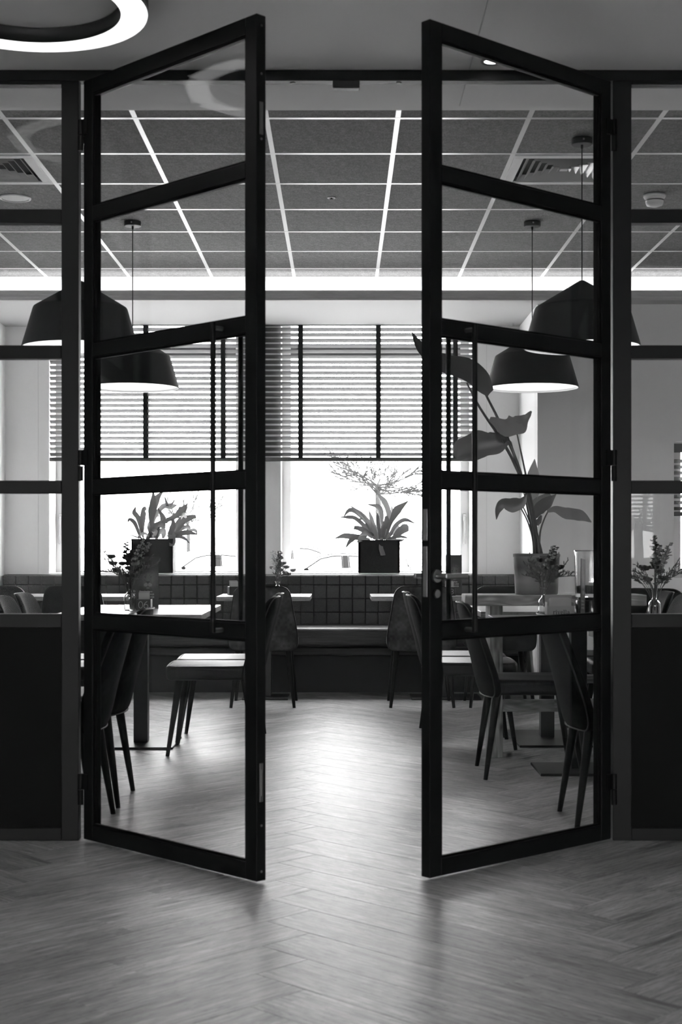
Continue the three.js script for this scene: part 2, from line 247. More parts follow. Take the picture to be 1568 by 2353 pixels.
// walls
{
  const T = 0.25;
  part('wall_body', bx(LEFT - T, LEFT, 0, TILE + 0.06, -PART_Z - 0.05, -GLASS_Z), M.wall, struct('wall_left'));
  part('wall_body', bx(RIGHT, RIGHT + T, 0, TILE + 0.06, -PART_Z - 0.05, -GLASS_Z), M.wallGrey, struct('wall_right'));
  // window wall: pier, ends, parapet and head
  const b = struct('wall_back');
  part('left_end', bx(LEFT, -2.355, 0, HEAD, -WIN_Z, -GLASS_Z - 0.08), M.wall, b);
  part('pier', bx(-0.80, -0.485, 0.9, HEAD, -WIN_Z, -GLASS_Z - 0.08), M.wall, b);
  part('right_end', bx(1.057, BAY_R + 0.2, 0, HEAD, -WIN_Z, -GLASS_Z - 0.08), M.wall, b);
  part('lintel', bx(LEFT, BAY_R + 0.2, HEAD, TILE + 0.06, -WIN_Z, -GLASS_Z - 0.08), M.wall, b);
  part('parapet', bx(-2.355, 1.057, 0, 0.885, -WIN_Z, -GLASS_Z - 0.08), M.wall, b);
  part('seam_bead', bx(-2.448, -2.442, 0.91, BAY_TOP, -WIN_Z, -WIN_Z + 0.003), M.white, b);
  part('seam_bead', bx(1.172, 1.178, 0.91, BAY_TOP, -WIN_Z, -WIN_Z + 0.003), M.white, b);
  part('wall_body', bx(BAY_R, BAY_R + 0.16, 0, BAY_TOP, -FAR_Z - 0.16, -WIN_Z), M.wall, struct('wall_bay_right'));
  const f = struct('wall_far_right'), x0 = 2.44, x1 = 3.65, y0 = 0.9, y1 = 1.9;
  part('wall_left_part', bx(BAY_R, x0, 0, BAY_TOP, -FAR_Z, -FAR_Z - 0.16), M.wallGrey, f);
  part('wall_right_part', bx(x1, RIGHT, 0, BAY_TOP, -FAR_Z, -FAR_Z - 0.16), M.wallGrey, f);
  part('wall_below', bx(x0, x1, 0, y0, -FAR_Z, -FAR_Z - 0.16), M.wallGrey, f);
  part('wall_above', bx(x0, x1, y1, BAY_TOP, -FAR_Z, -FAR_Z - 0.16), M.wallGrey, f);
  // hall behind the camera
  part('wall_body', bx(HALL_L - T, HALL_L, 0, SOFFIT, HALL_BACK + T, -PART_Z - 0.05), M.wall, struct('wall_hall_left'));
  part('wall_body', bx(HALL_R, HALL_R + T, 0, SOFFIT, HALL_BACK + T, -PART_Z - 0.05), M.wall, struct('wall_hall_right'));
  const h = struct('wall_hall_back'), a0 = 1.6, a1 = 3.55;
  for (const [p0, p1] of [[HALL_L, -2.95], [-0.75, -0.55], [1.4, a0], [a1, HALL_R]]) part('pier', bx(p0, p1, 0.93, 1.94, HALL_BACK, HALL_BACK + T), M.wall, h);
  part('wall_below', bx(HALL_L, HALL_R, 0, 0.93, HALL_BACK, HALL_BACK + T), M.wall, h);
  part('wall_above', bx(HALL_L, HALL_R, 1.94, SOFFIT, HALL_BACK, HALL_BACK + T), M.wall, h);
  // stubs that close the room where the hall is wider
  part('wall_body', bx(HALL_L, LEFT, 0, SOFFIT, -PART_Z, -PART_Z - 0.05), M.wall, struct('wall_partition_left'));
  part('wall_body', bx(RIGHT, HALL_R, 0, SOFFIT, -PART_Z, -PART_Z - 0.05), M.wall, struct('wall_partition_right'));
}
// windows
function makeWindow(x0, x1, y0, y1, z, { dir = -1, transom = 0, handles = [], sill = 0 } = {}) {
  const w = struct('window_1'); used.delete(w.name); w.name = 'window_' + (++makeWindow.n); used.add(w.name);
  const f = 0.07, d = 0.06, zz = [z, z + dir * d];
  part('frame', merge([rb(x0, x0 + f, y0, y1, ...zz), rb(x1 - f, x1, y0, y1, ...zz), rb(x0 + f, x1 - f, y0 + (sill ? 0 : 0), y0 + (sill ? 0.016 : f), ...zz), rb(x0 + f, x1 - f, y1 - f, y1, ...zz)]), M.winFrame, w);
  const yb = y0 + (sill ? 0.016 : f), panes = transom ? [[yb, transom], [transom + 0.09, y1 - f]] : [[yb, y1 - f]];
  if (transom) part('transom', rb(x0 + f, x1 - f, transom, transom + 0.09, z, z + dir * d), M.winDark, w);
  for (const [a, b] of panes) part('pane', bx(x0 + f, x1 - f, a, b, z + dir * 0.028, z + dir * 0.034), M.glass, w);
  for (const hx of handles) { const h = part('handle', merge([rb(hx - 0.012, hx + 0.012, 1.34, 1.40, z + 0.001, z + 0.02), rb(hx - 0.009, hx + 0.009, 1.15, 1.38, z + 0.02, z + 0.035, 0.005)]), M.steel, w); h.userData.label = 'bright metal handle'; }
  if (sill) part('sill', rb(x0 - 0.001, x1 + 0.001, y0 - 0.03, y0, -WIN_Z + 0.02, z - 0.0), M.white, w);
  return w;
}
makeWindow.n = 0;
makeWindow(-2.355, -0.80, 0.915, HEAD - 0.001, -GLASS_Z, { transom: 2.697, handles: [-2.32], sill: 1 });
makeWindow(-0.485, 1.057, 0.915, HEAD - 0.001, -GLASS_Z, { transom: 2.697, handles: [1.022], sill: 1 });
makeWindow(2.44, 3.65, 0.9, 1.9, -FAR_Z - 0.09);
makeWindow(1.6, 3.55, 0.93, 1.94, HALL_BACK + 0.15, { dir: 1 });
makeWindow(-2.95, -0.75, 0.93, 1.94, HALL_BACK + 0.15, { dir: 1 });
makeWindow(-0.55, 1.4, 0.93, 1.94, HALL_BACK + 0.15, { dir: 1 });

// ------------------------------------------------------------------ the glazed partition and its two doors
{
  const p = struct('wall_partition'), z0 = -PART_Z, z1 = -PART_Z - 0.05, E = (e) => EYE + e;
  part('head_rail', rb(LEFT, RIGHT, E(1.793), SOFFIT - 0.0005, z0, z1), M.blackMetal, p);
  for (const [s, a, b, end] of [[-1, -1.0795, -1.0124, LEFT], [1, 1.0493, 1.1215, RIGHT]]) {
    part('post', rb(a, b, 0.0005, E(1.793), z0, z1), M.blackMetal, p);
    const x0 = s < 0 ? end : b, x1 = s < 0 ? a : end, far = s < 0 ? [x0 + 0.0, x0 + 0.06] : [x1 - 0.06, x1];
    part('sidelight_head', rb(x0, x1, E(1.778), E(1.793), z0, z1), M.blackMetal, p);
    const mid = s < 0 ? x1 - 1.02 : x0 + 1.02; part('post', rb(mid - 0.03, mid + 0.03, 0.0005, E(1.778), z0, z1), M.blackMetal, p); part('post', rb(far[0], far[1], 0.0005, E(1.778), z0, z1), M.blackMetal, p);
    const spans = s < 0 ? [[mid + 0.03, x1], [far[1], mid - 0.03]] : [[x0, mid - 0.03], [mid + 0.03, far[0]]];
    const rails = [[1.244, 1.298], [0.720, 0.772], [0.200, 0.250], [-0.319, -0.265], [-1.1395, -1.091]], panes = [[1.298, 1.778], [0.772, 1.244], [0.250, 0.720], [-0.265, 0.200]];
    for (const [u0, u1] of spans) {
      for (const [r0, r1] of rails) part('rail', rb(u0, u1, E(r0), E(r1), z0, z1), M.blackMetal, p);
      for (const [r0, r1] of panes) part('glass_pane', bx(u0, u1, E(r0), E(r1), z0 - 0.022, z0 - 0.028), M.pane, p);
      part('lower_panel', bx(u0, u1, E(-1.091), E(-0.319), z0 - 0.008, z1 + 0.008), M.blackPanel, p);
    }
  }
  for (const x of [-0.817, -0.187, 0.225]) part('screw_hole', new THREE.CylinderGeometry(0.011, 0.011, 0.004, 14).translate(x, E(1.7925), z0 - 0.030), M.black, p);
  const ds = thing('door_sensor', 'small black door sensor box under the middle of the partition head rail', 'sensor', 0.020, E(1.761), -PART_Z + 0.0);
  part('housing', rb(-0.052, 0.052, 0, 0.032, 0.012, -0.03, 0.005), M.black, ds);
}
function makeDoor(n, hx, hz, bxx, bz, mirror) {
  const d = new THREE.Group(); d.name = 'door_' + n; used.add(d.name); d.userData = { kind: 'structure', label: mirror ? 'black steel glazed door leaf with lever, opened to the right' : 'black steel glazed door leaf with edge bolts, opened to the left' };
  // local x runs from the hinge to the free edge, local z = 0 is the face towards the camera, thickness goes to -z (left leaf) in local frame
  const L = Math.hypot(bxx - hx, bz - hz), ang = Math.atan2(-(-bz + hz), bxx - hx);
  d.position.set(hx, 0, -hz); d.rotation.y = ang; scene.add(d);
  const T = 0.042, y0 = 0.008, y1 = EYE + 1.789, S = 0.058, E = (e) => EYE + e;
  const zf = 0, zb = -T; // camera face 0, back -T
  part('stile', rb(0, S, y0, y1, zf, zb), M.doorMetal, d); part('stile', rb(L - S, L, y0, y1, zf, zb), M.doorMetal, d);
  const rails = [[y0, y0 + 0.06], [E(-0.319), E(-0.265)], [E(0.198), E(0.250)], [E(0.720), E(0.772)], [E(1.244), E(1.298)], [y1 - 0.06, y1]];
  for (const [a, b] of rails) part('rail', rb(S, L - S, a, b, zf, zb), M.doorMetal, d);
  for (let i = 0; i + 1 < rails.length; i++) {
    const a = rails[i][1], b = rails[i + 1][0], q = 0.008;
    part('glass_pane', bx(S, L - S, a, b, -0.018, -0.024), M.pane, d);
    part('glazing_bead', merge([bx(S, S + q, a, b, -0.006, -0.016), bx(L - S - q, L - S, a, b, -0.006, -0.016), bx(S + q, L - S - q, a, a + q, -0.006, -0.016), bx(S + q, L - S - q, b - q, b, -0.006, -0.016)]), M.blackPanel, d);
  }
  const hs = L - 0.178;
  for (const sgn of [1, -1]) {
    const zc = sgn > 0 ? 0.042 : -T - 0.042, zs = sgn > 0 ? 0 : -T;
    const h = part('pull_handle', new THREE.CylinderGeometry(0.0095, 0.0095, 1.064, 16).translate(hs, E(0.233), zc), M.doorMetal, d);
    for (const e of [0.746, -0.292]) { const m = part('handle_mount', new THREE.CylinderGeometry(0.008, 0.008, 0.042, 12).rotateX(Math.PI / 2).translate(hs, E(e), (zc + zs) / 2), M.dullSteel, h); m.userData.label = 'metal stand-off'; }
  }
  for (const e of [1.58, 0.307, -0.94]) part('hinge', merge([new THREE.CylinderGeometry(0.011, 0.011, 0.058, 16).translate(-0.008, E(e) + 0.0305, 0.008), new THREE.CylinderGeometry(0.011, 0.011, 0.058, 16).translate(-0.008, E(e) - 0.0305, 0.008), bx(-0.006, 0.03, E(e), E(e) + 0.06, 0.001, 0.006)]), M.doorMetal, d);
  const edge = L + 0.0005;
  if (!mirror) {
    for (const [e0, e1] of [[1.385, 1.495], [-0.865, -0.735]]) { const f = part('flush_bolt', merge([rb(edge - 0.002, edge + 0.0015, E(e0), E(e1), -0.029, -0.013, 0.0015), rb(edge, edge + 0.004, E(e0) + 0.02, E(e1) - 0.02, -0.024, -0.018, 0.0015)]), M.dullSteel, d); f.userData.label = 'dull steel flush bolt'; }
    for (const e of [1.752, 1.59, 1.37, -0.945, -1.10]) part('screw', new THREE.CylinderGeometry(0.004, 0.004, 0.003, 12).rotateZ(Math.PI / 2).translate(edge, E(e), -0.021), M.steel, d);
  } else {
    const f = part('lock_plate', merge([rb(edge - 0.002, edge + 0.001, E(-0.176), E(-0.004), -0.032, -0.012, 0.001), rb(edge - 0.002, edge + 0.001, E(0.016), E(0.123), -0.032, -0.012, 0.001)]), M.steel, d); f.userData.label = 'steel lock plate';
    for (const sgn of [1, -1]) { const z0 = sgn > 0 ? 0 : -T; const l = part('lever', merge([new THREE.CylinderGeometry(0.022, 0.022, 0.008, 20).rotateX(Math.PI / 2).translate(L - 0.03, E(-0.105), z0 + sgn * 0.004), new THREE.CylinderGeometry(0.009, 0.009, 0.05, 14).rotateX(Math.PI / 2).translate(L - 0.03, E(-0.105), z0 + sgn * 0.03), rb(L - 0.13, L - 0.02, E(-0.114), E(-0.096), z0 + sgn * 0.046, z0 + sgn * 0.060, 0.005), new THREE.CylinderGeometry(0.014, 0.014, 0.008, 16).rotateX(Math.PI / 2).translate(L - 0.03, E(-0.165), z0 + sgn * 0.004)]), M.steel, d); l.userData.label = 'brushed steel lever'; }
  }
  return d;
}
makeDoor(1, -0.993, 5.552, -0.2837, 4.841, false);
{ // the right leaf is the mirror image: built along -x from its own hinge
  const d = makeDoor(2, 0, 0, 0.991, 0, true);
  // mirror by re-placing every piece: local x -> -x
  d.traverse((o) => { if (!o.isMesh) return; const g = o.geometry = o.geometry.index ? o.geometry.toNonIndexed() : o.geometry.clone(); const p = g.attributes.position.array, n = g.attributes.normal.array; for (let i = 0; i < p.length; i += 3) { p[i] = -p[i]; n[i] = -n[i]; } for (const at of Object.values(g.attributes)) { const s = at.itemSize, b = at.array; for (let i = 0; i < at.count; i += 3) for (let k = 0; k < s; k++) { const t = b[(i + 1) * s + k]; b[(i + 1) * s + k] = b[(i + 2) * s + k]; b[(i + 2) * s + k] = t; } } });
  d.position.set(1.0415, 0, -5.552); d.rotation.y = Math.atan2(5.552 - 4.892, 1.0415 - 0.3015);
}

// ------------------------------------------------------------------ ceiling fittings
function diffuser(x, z, label) {
  const t = thing('air_diffuser', label, 'air vent', x, TILE, z, 0, 'square louvred ceiling diffusers'), s = 0.29;
  part('plenum', bx(-s, s, 0.04, 0.055, -s, s), M.black, t);
  part('outer_frame', merge([rb(-s, s, -0.004, 0.004, -s, -s + 0.05), rb(-s, s, -0.004, 0.004, s - 0.05, s), rb(-s, -s + 0.05, -0.004, 0.004, -s + 0.05, s - 0.05), rb(s - 0.05, s, -0.004, 0.004, -s + 0.05, s - 0.05)]), M.white, t);
  for (let k = 0; k < 6; k++) { // sloping louvre rings
    const a = 0.225 - k * 0.038, b = a - 0.028, g = new THREE.BufferGeometry(), pos = [];
    const low = (u, v) => [u * a, -0.002, v * a], high = (u, v) => [u * b, 0.026, v * b], th = 0.0015;
    const C = [[-1, -1], [1, -1], [1, 1], [-1, 1]];
    for (let i = 0; i < 4; i++) { const [p, q] = [C[i], C[(i + 1) % 4]]; for (const off of [0, th]) { const A = low(...p), B = low(...q), D = high(...q), Ee = high(...p); for (const w of [A, B, D, Ee]) w[1] += off; const tri = off ? [A, D, B, A, Ee, D] : [A, B, D, A, D, Ee]; for (const w of tri) pos.push(...w); } }
    g.setAttribute('position', new THREE.Float32BufferAttribute(pos, 3)); g.computeVertexNormals(); part('louvre_ring', g, new THREE.MeshStandardMaterial({ color: gray(0.62), roughness: 0.35, side: THREE.DoubleSide }), t);
  }
  part('core', rb(-0.02, 0.02, -0.002, 0.006, -0.02, 0.02), M.white, t);
}
diffuser(1.171, -7.568, 'white square louvred air diffuser in the ceiling beside the right pendant cords');
diffuser(-1.859, -7.568, 'white square louvred air diffuser in the ceiling at the far left edge');
{
  const s = thing('ceiling_speaker', 'round pale ceiling speaker grille behind the left air diffuser', 'speaker', -1.85, TILE, -8.175);
  part('rim', lathe([[0.074, 0], [0.076, -0.007], [0.088, -0.006], [0.090, 0]]), M.white, s); part('grille', lathe([[0, -0.005], [0.05, -0.0045], [0.074, -0.003], [0.074, 0], [0, 0]]), M.moulding, s);
  const d = thing('smoke_detector', 'white round smoke detector on the tiled ceiling at the right', 'smoke detector', 1.764, TILE, -8.10);
  part('base', lathe([[0, 0], [0.062, 0], [0.062, -0.012], [0.058, -0.02], [0, -0.02]]), M.white, d); part('body', lathe([[0.05, -0.02], [0.05, -0.045], [0.044, -0.06], [0.02, -0.068], [0, -0.068]]), M.white, d); part('vent_ring', lathe([[0.046, -0.028], [0.0515, -0.03], [0.0515, -0.036], [0.046, -0.038]]), M.dullSteel, d);
  const q = thing('sprinkler_head', 'tiny round sprinkler head in the middle of the tiled ceiling', 'sprinkler', -0.054, TILE, -8.165);
  part('rosette', lathe([[0.012, -0.004], [0.024, -0.004], [0.026, 0], [0.012, 0]]), M.white, q); part('deflector', merge([lathe([[0, -0.012], [0.009, -0.012], [0.009, -0.010], [0.003, -0.01], [0.003, 0], [0, 0]], 16), bx(-0.012, 0.012, -0.008, -0.006, -0.002, 0.002)]), M.black, q);
  const dl = thing('recessed_downlight', 'small round recessed downlight shining in the plaster soffit', 'downlight', 0.573, SOFFIT, -5.46);
  part('trim_ring', lathe([[0.030, 0], [0.031, -0.004], [0.041, -0.004], [0.043, 0]]), M.dullSteel, dl); part('lamp_lens', lathe([[0, -0.0045], [0.02, -0.004], [0.030, -0.001], [0.030, 0], [0, 0]]), glow(6), dl);
  const sp = new THREE.SpotLight(0xffffff, 1.6, 0, 0.7, 0.6, 2); sp.position.set(0.573, SOFFIT - 0.012, -5.46); sp.target.position.set(0.573, 0, -5.46); sp.shadow.radius = 1.2; sp.castShadow = true; scene.add(sp, sp.target);
  // ring lamp
  const r = thing('ring_lamp', 'large round ring lamp glowing on the plaster ceiling at top left', 'lamp', -1.052, SOFFIT - 0.002, -4.786);
  part('ring_body', lathe([[0.315, 0], [0.315, -0.052], [0.408, -0.052], [0.408, 0], [0.315, 0]], 96), M.black, r);
  part('glowing_diffuser', lathe([[0.317, -0.0525], [0.318, -0.056], [0.405, -0.056], [0.406, -0.0525]], 96), glow(1.15), r);
  for (let k = 0; k < 8; k++) { const a = k * Math.PI / 4, p = V(-1.052 + Math.cos(a) * 0.36, SOFFIT - 0.060, -4.786 + Math.sin(a) * 0.36), l = areaLight(0.085, 0.28, RING_LIGHT, p, p.clone().add(V(0, -1, 0))); l.rotation.set(-Math.PI / 2, 0, -a); }
}
// pendants
{
  const prof = [[0.0, 0.325], [0.012, 0.325], [0.05, 0.302], [0.215, 0.202], [0.224, 0.196], [0.228, 0.188], [0.2815, 0.004], [0.2825, 0]], inner = [[0.2785, 0], [0.2775, 0.004], [0.224, 0.186], [0.21, 0.198], [0.0, 0.31]];
  function pendant(x, z, label) {
    const y = EYE + 0.958, t = thing('pendant_lamp', label, 'pendant lamp', x, y, z, 0, 'black pendant lamps over the tables');
    part('shade', lathe([...prof, ...inner.slice(0, 1)], 72), M.shade, t);
    part('shade_lining', lathe(inner, 72), M.shadeInside, t);
    part('diffuser', lathe([[0, 0.010], [0.15, 0.010], [0.272, 0.012], [0.270, 0.016], [0, 0.016]], 64), glow(1.05), t);
    part('cord', new THREE.CylinderGeometry(0.0028, 0.0028, TILE - y - 0.325, 8).translate(0, (TILE - y + 0.325) / 2, 0), M.cord, t);
    part('canopy', merge([lathe([[0, TILE - y], [0.05, TILE - y], [0.051, TILE - y - 0.004], [0.051, TILE - y - 0.026], [0.048, TILE - y - 0.03], [0, TILE - y - 0.03]], 32), lathe([[0.006, TILE - y - 0.03], [0.006, TILE - y - 0.045], [0.003, TILE - y - 0.05]], 12)]), M.shade, t);
    part('screw', new THREE.SphereGeometry(0.005, 10, 8).translate(0, TILE - y - 0.014, 0.051), M.steel, t);
    areaLight(0.36, 0.36, PENDANT_LIGHT, V(x, y + 0.006, z), V(x, 0, z));
  }
  pendant(1.169, -6.985, 'black pendant lamp nearer the doors on the right, long cord from its canopy');
  pendant(1.166, -8.78, 'smaller looking black pendant lamp farther back on the right, over the potted leafy plant');
  pendant(-1.267, -7.0, 'black pendant lamp nearer the doors on the left, behind the left post');
  pendant(-1.269, -8.77, 'black pendant lamp farther back on the left, in front of the blind');
}
// cove light strip
{
  const s = thing('cove_light_strip', 'long light strip hidden in the ceiling cove above the windows', 'light strip', 0, BAY_TOP + 0.0125, -LEDGE_Z - 0.07);
  part('strip_profile', bx(LEFT + 0.05, RIGHT - 0.05, 0, 0.012, -0.03, 0.03), M.white, s); part('glowing_strip', bx(LEFT + 0.05, RIGHT - 0.05, 0.0122, 0.018, -0.024, 0.024), glow(4), s);
  areaLight(RIGHT - LEFT - 0.2, 0.06, COVE_LIGHT, V((LEFT + RIGHT) / 2, BAY_TOP + 0.034, -LEDGE_Z - 0.075), V((LEFT + RIGHT) / 2, BAY_TOP + 1, -LEDGE_Z - 0.35));
}

// ------------------------------------------------------------------ blinds
function makeBlind(x0, x1, yTop, yBot, zc, tapes, label, valance = 0, pitch = 0.0436) {
  const t = thing('venetian_blind', label, 'blind', (x0 + x1) / 2, yBot, zc), w = (x1 - x0) / 2, H = yTop - yBot;
  const slat = new RoundedBoxGeometry(2 * w, 0.0028, 0.05, 1, 0.001);
  const n = Math.floor((H - valance - 0.045) / pitch);
  for (let k = 0; k < n; k++) { const s = part('slat', slat, M.slat, t); s.position.set(0, 0.055 + k * pitch, 0); s.rotation.x = -0.46; }
  part('bottom_rail', rb(-w, w, 0, 0.03, -0.027, 0.027, 0.004), M.slat, t);
  if (valance) part('valance', rb(-w - 0.005, w + 0.005, H - valance, H, 0.024, 0.036, 0.002), M.winDark, t); else part('head_rail', bx(-w, w, H - 0.004, H - 0.0005, -0.025, 0.025), M.winDark, t);
  for (const x of tapes) part('ladder_tape', merge([bx(x - (x0 + x1) / 2 - 0.018, x - (x0 + x1) / 2 + 0.018, 0.02, H - 0.001, 0.0285, 0.0295), bx(x - (x0 + x1) / 2 - 0.018, x - (x0 + x1) / 2 + 0.018, 0.02, H - 0.001, -0.0295, -0.0285)]), M.tape, t);
  return t;
}
makeBlind(-2.338, -0.642, BAY_TOP, 1.814, -11.565, [-2.188, -1.567, -0.946], 'dark venetian blind over the left window, ladder tapes hanging down it');
makeBlind(-0.634, 1.065, BAY_TOP, 1.814, -11.565, [-0.3245, 0.300, 0.918], 'dark venetian blind over the middle window and the pier');
makeBlind(2.445, 3.645, 1.885, 1.355, -FAR_Z - 0.04, [2.60, 3.2], 'short dark venetian blind of the far right window', 0.065);
makeBlind(1.62, 3.53, 1.935, 1.32, HALL_BACK + 0.06, [1.8, 2.6, 3.36], 'venetian blind of the hall window mirrored in the right side pane');

// ------------------------------------------------------------------ banquette
{
  const b = thing('banquette', 'long dark leather banquette with stitched square pads under the windows', 'bench', -0.635, 0, -11.0), x0 = LEFT + 0.02 + 0.635, x1 = BAY_R - 0.01 + 0.635;
  part('base', bx(x0, x1, 0, 0.295, -0.17, -0.61), M.benchBase, b);
  part('platform', rb(x0, x1, 0.295, 0.365, -0.02, -0.60, 0.02, 3), M.benchLeather, b);
  const n = 2, len = (x1 - x0) / n; for (let k = 0; k < n; k++) part('seat_cushion', rb(x0 + k * len + 0.001, x0 + (k + 1) * len - 0.001, 0.366, 0.512, 0.07, -0.50, 0.04, 4), M.benchLeather, b);
  part('back_core', bx(x0, x1, 0.36, 0.895, -0.475, -0.60), M.seam, b);
  part('top_roll', rb(x0, x1, 0.875, 0.908, -0.455, -0.605, 0.015, 3), M.benchLeather, b);
  const cols = 40, pw = (x1 - x0) / cols, rows = [[0.50, 0.607], [0.607, 0.716], [0.716, 0.825], [0.825, 0.900]], padGeo = rows.map(([a, c]) => rb(-pw / 2 + 0.0004, pw / 2 - 0.0004, a + 0.0004, c - 0.0004, -0.448, -0.49, 0.007, 3));
  rows.forEach((r, j) => { for (let k = 0; k < cols; k++) { const p = part('back_pad', padGeo[j], M.benchLeather, b); p.position.x = x0 + (k + 0.5) * pw; } });
}

// ------------------------------------------------------------------ chairs
const chairs = {};
{
  const proto = new THREE.Group(); proto.name = 'dining_chair';
  const seatShape = new THREE.Shape(roundedOutline([[-0.20, -0.19, 0.05], [0.20, -0.19, 0.05], [0.225, 0.235, 0.07], [-0.225, 0.235, 0.07]]).map(([x, y]) => new THREE.Vector2(x, y)));
  const sg = new THREE.ExtrudeGeometry(seatShape, { depth: 0.03, bevelEnabled: true, bevelThickness: 0.022, bevelSize: 0.02, bevelSegments: 5, curveSegments: 10 }); sg.rotateX(-Math.PI / 2); sg.rotateY(Math.PI); sg.scale(1, 1, 1); sg.translate(0, 0.432, 0); sg.scale(1, 1, 1);
  { const p = sg.attributes.position; for (let i = 0; i < p.count; i++) { const x = p.getX(i), y = p.getY(i), z = p.getZ(i); if (y > 0.45) p.setY(i, y + 0.010 * Math.max(0, 1 - (x * x) / 0.05)); p.setX(i, x); } sg.computeVertexNormals(); }
  part('seat', sg, M.chairLeather, proto);
  const outline = roundedOutline([[-0.245, 0.396, 0.055], [0.245, 0.396, 0.055], [0.250, 0.50, 0.03], [0.192, 0.858, 0.075], [-0.192, 0.858, 0.075], [-0.250, 0.50, 0.03]], 6);
  const spine = (h) => { const t = (h - 0.396) / 0.46; return -0.225 - 0.085 * t - 0.035 * t * t; };
  const bm = (x, y, o) => V(x, y, spine(y) + 0.95 * x * x + o);
  part('backrest', inflate(outline, 0.027, bm, 9, 5), M.chairBack, proto);
  const loop = outline.map(([x, y]) => bm(x * 0.985, 0.62 + (y - 0.62) * 0.99, -0.017)); loop.push(loop[0].clone());
  part('piping', tube(loop, 0.0032, 0.0032, 5, outline.length * 2), M.piping, proto);
  for (const sx of [-1, 1]) for (const sz of [-1, 1]) part('leg', tube([V(sx * 0.175, 0.425, sz * 0.175), V(sx * 0.222, 0, sz * 0.238)], 0.022, 0.0105, 10), M.chairLeg, proto);
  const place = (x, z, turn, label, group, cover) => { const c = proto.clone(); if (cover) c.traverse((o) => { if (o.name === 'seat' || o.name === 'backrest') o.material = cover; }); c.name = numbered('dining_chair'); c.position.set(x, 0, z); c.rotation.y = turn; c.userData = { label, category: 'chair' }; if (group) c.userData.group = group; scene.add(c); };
  const AWAY = Math.PI, TOLEFT = -Math.PI / 2, TORIGHT = Math.PI / 2, G1 = 'chairs at the window tables', G2 = 'chairs beside the near and middle tables';
  place(-2.40, -10.33, AWAY, 'leftmost dark upholstered chair with its back to us at the window tables', G1, M.chairHalfLit);
  place(-1.87, -10.33, AWAY, 'dark upholstered chair at the left window table, directly behind the left steel post', G1, M.chairHalfLit);
  place(-0.55, -10.33, AWAY, 'dark upholstered chair painted paler for hall light, seen from behind at the window table with the small flower vase', G1, M.chairFrontLit);
  place(0.57, -10.33, AWAY, 'dark upholstered chair painted paler for hall light, seen from behind under the middle black planter, left of the right door', G1, M.chairFrontLit);
  place(1.13, -10.33, AWAY, 'dark upholstered chair with its back to us behind the rustic plank console', G1, M.chairHalfLit);
  place(-0.70, -8.0, TOLEFT, 'dark chair with bright seat facing the numbered table, the nearer of that pair', G2);
  place(-0.70, -8.5, TOLEFT, 'dark chair with bright seat facing the numbered table, the farther of that pair', G2);
  place(-1.56, -8.0, TORIGHT, 'dark chair with pale rim left of the numbered table, the nearer of two', G2);
  place(-1.56, -8.52, TORIGHT, 'dark chair with pale rim left of the numbered table, the farther of two', G2);
  place(-1.205, -5.89, TOLEFT, 'dark chair just behind the left door pane, nearest the hinges', G2);
  place(-1.205, -6.47, TOLEFT, 'dark chair behind the left door pane, second from the front', G2);
  place(1.175, -5.95, TORIGHT, 'dark chair just behind the right door pane, nearest the hinges', G2);
  place(0.94, -7.22, TORIGHT, 'dark chair behind the right door pane, before the plank console leg', G2);
  place(0.735, -8.24, TORIGHT, 'dark chair left of the table behind the plank console, the nearer of two', G2);
  place(0.735, -8.76, TORIGHT, 'dark chair left of the table behind the plank console, the farther of two', G2);
  place(1.66, -8.26, TOLEFT, 'dark chair right of the table behind the plank console, the nearer of two', G2);
  place(1.66, -8.80, TOLEFT, 'dark chair right of the table behind the plank console, the farther of two', G2);
  place(2.22, -9.75, 2.6, 'dark chair standing turned beyond the plank console before the grey wall', G2);
}
// ------------------------------------------------------------------ tables
function pedestalTable(label, x0, x1, zf, zb, px0, px1, pzf, pzb, columns) {
  const t = thing('dining_table', label, 'table', (x0 + x1) / 2, 0, -(zf + zb) / 2), cx = (x0 + x1) / 2, cz = -(zf + zb) / 2, h = 0.77;
  part('table_top', uvMetres(rb(x0 - cx, x1 - cx, h - 0.032, h, -zf - cz, -zb - cz, 0.002)), M.tableTop, t);
  part('base_plate', rb(px0 - cx, px1 - cx, 0.0005, 0.014, -pzf - cz, -pzb - cz, 0.003), M.tableSteel, t);
  for (const [x, z, w = 0.04] of columns) { part('column', rb(x - cx - w, x - cx + w, 0.014, h - 0.045, -z - cz - w, -z - cz + w, 0.004), M.tableSteel, t); }
  const [c0] = columns; part('top_plate', rb(c0[0] - cx - 0.2, c0[0] - cx + 0.2, h - 0.045, h - 0.032, -c0[1] - cz - 0.2, -c0[1] - cz + 0.2, 0.002), M.tableSteel, t);
  return t;
}
pedestalTable('pale wooden table with number block, flyers and dark flowers behind the left door', -1.545, -0.745, 7.70, 8.94, -1.36, -0.94, 8.03, 8.50, [[-1.145, 8.26]]);
pedestalTable('pale wooden window table in the left corner behind two chairs', -2.69, -1.57, 10.38, 11.0 + 0.02, -2.38, -1.88, 10.58, 10.93, [[-2.13, 10.75]]);
pedestalTable('small pale wooden window table carrying the little vase of pale flowers', -0.90, -0.222, 10.38, 11.02, -0.73, -0.39, 10.60, 10.93, [[-0.56, 10.76]]);
pedestalTable('pale wooden window table behind the right door stile with number block', 0.22, 1.34, 10.38, 11.02, 0.52, 1.035, 10.60, 10.93, [[0.78, 10.76]]);
pedestalTable('dark reflecting wooden table holding coaster holder and glass candle lantern', 0.783, 1.58, 6.9, 7.65, 0.985, 1.45, 7.10, 7.48, [[1.20, 7.29]]);
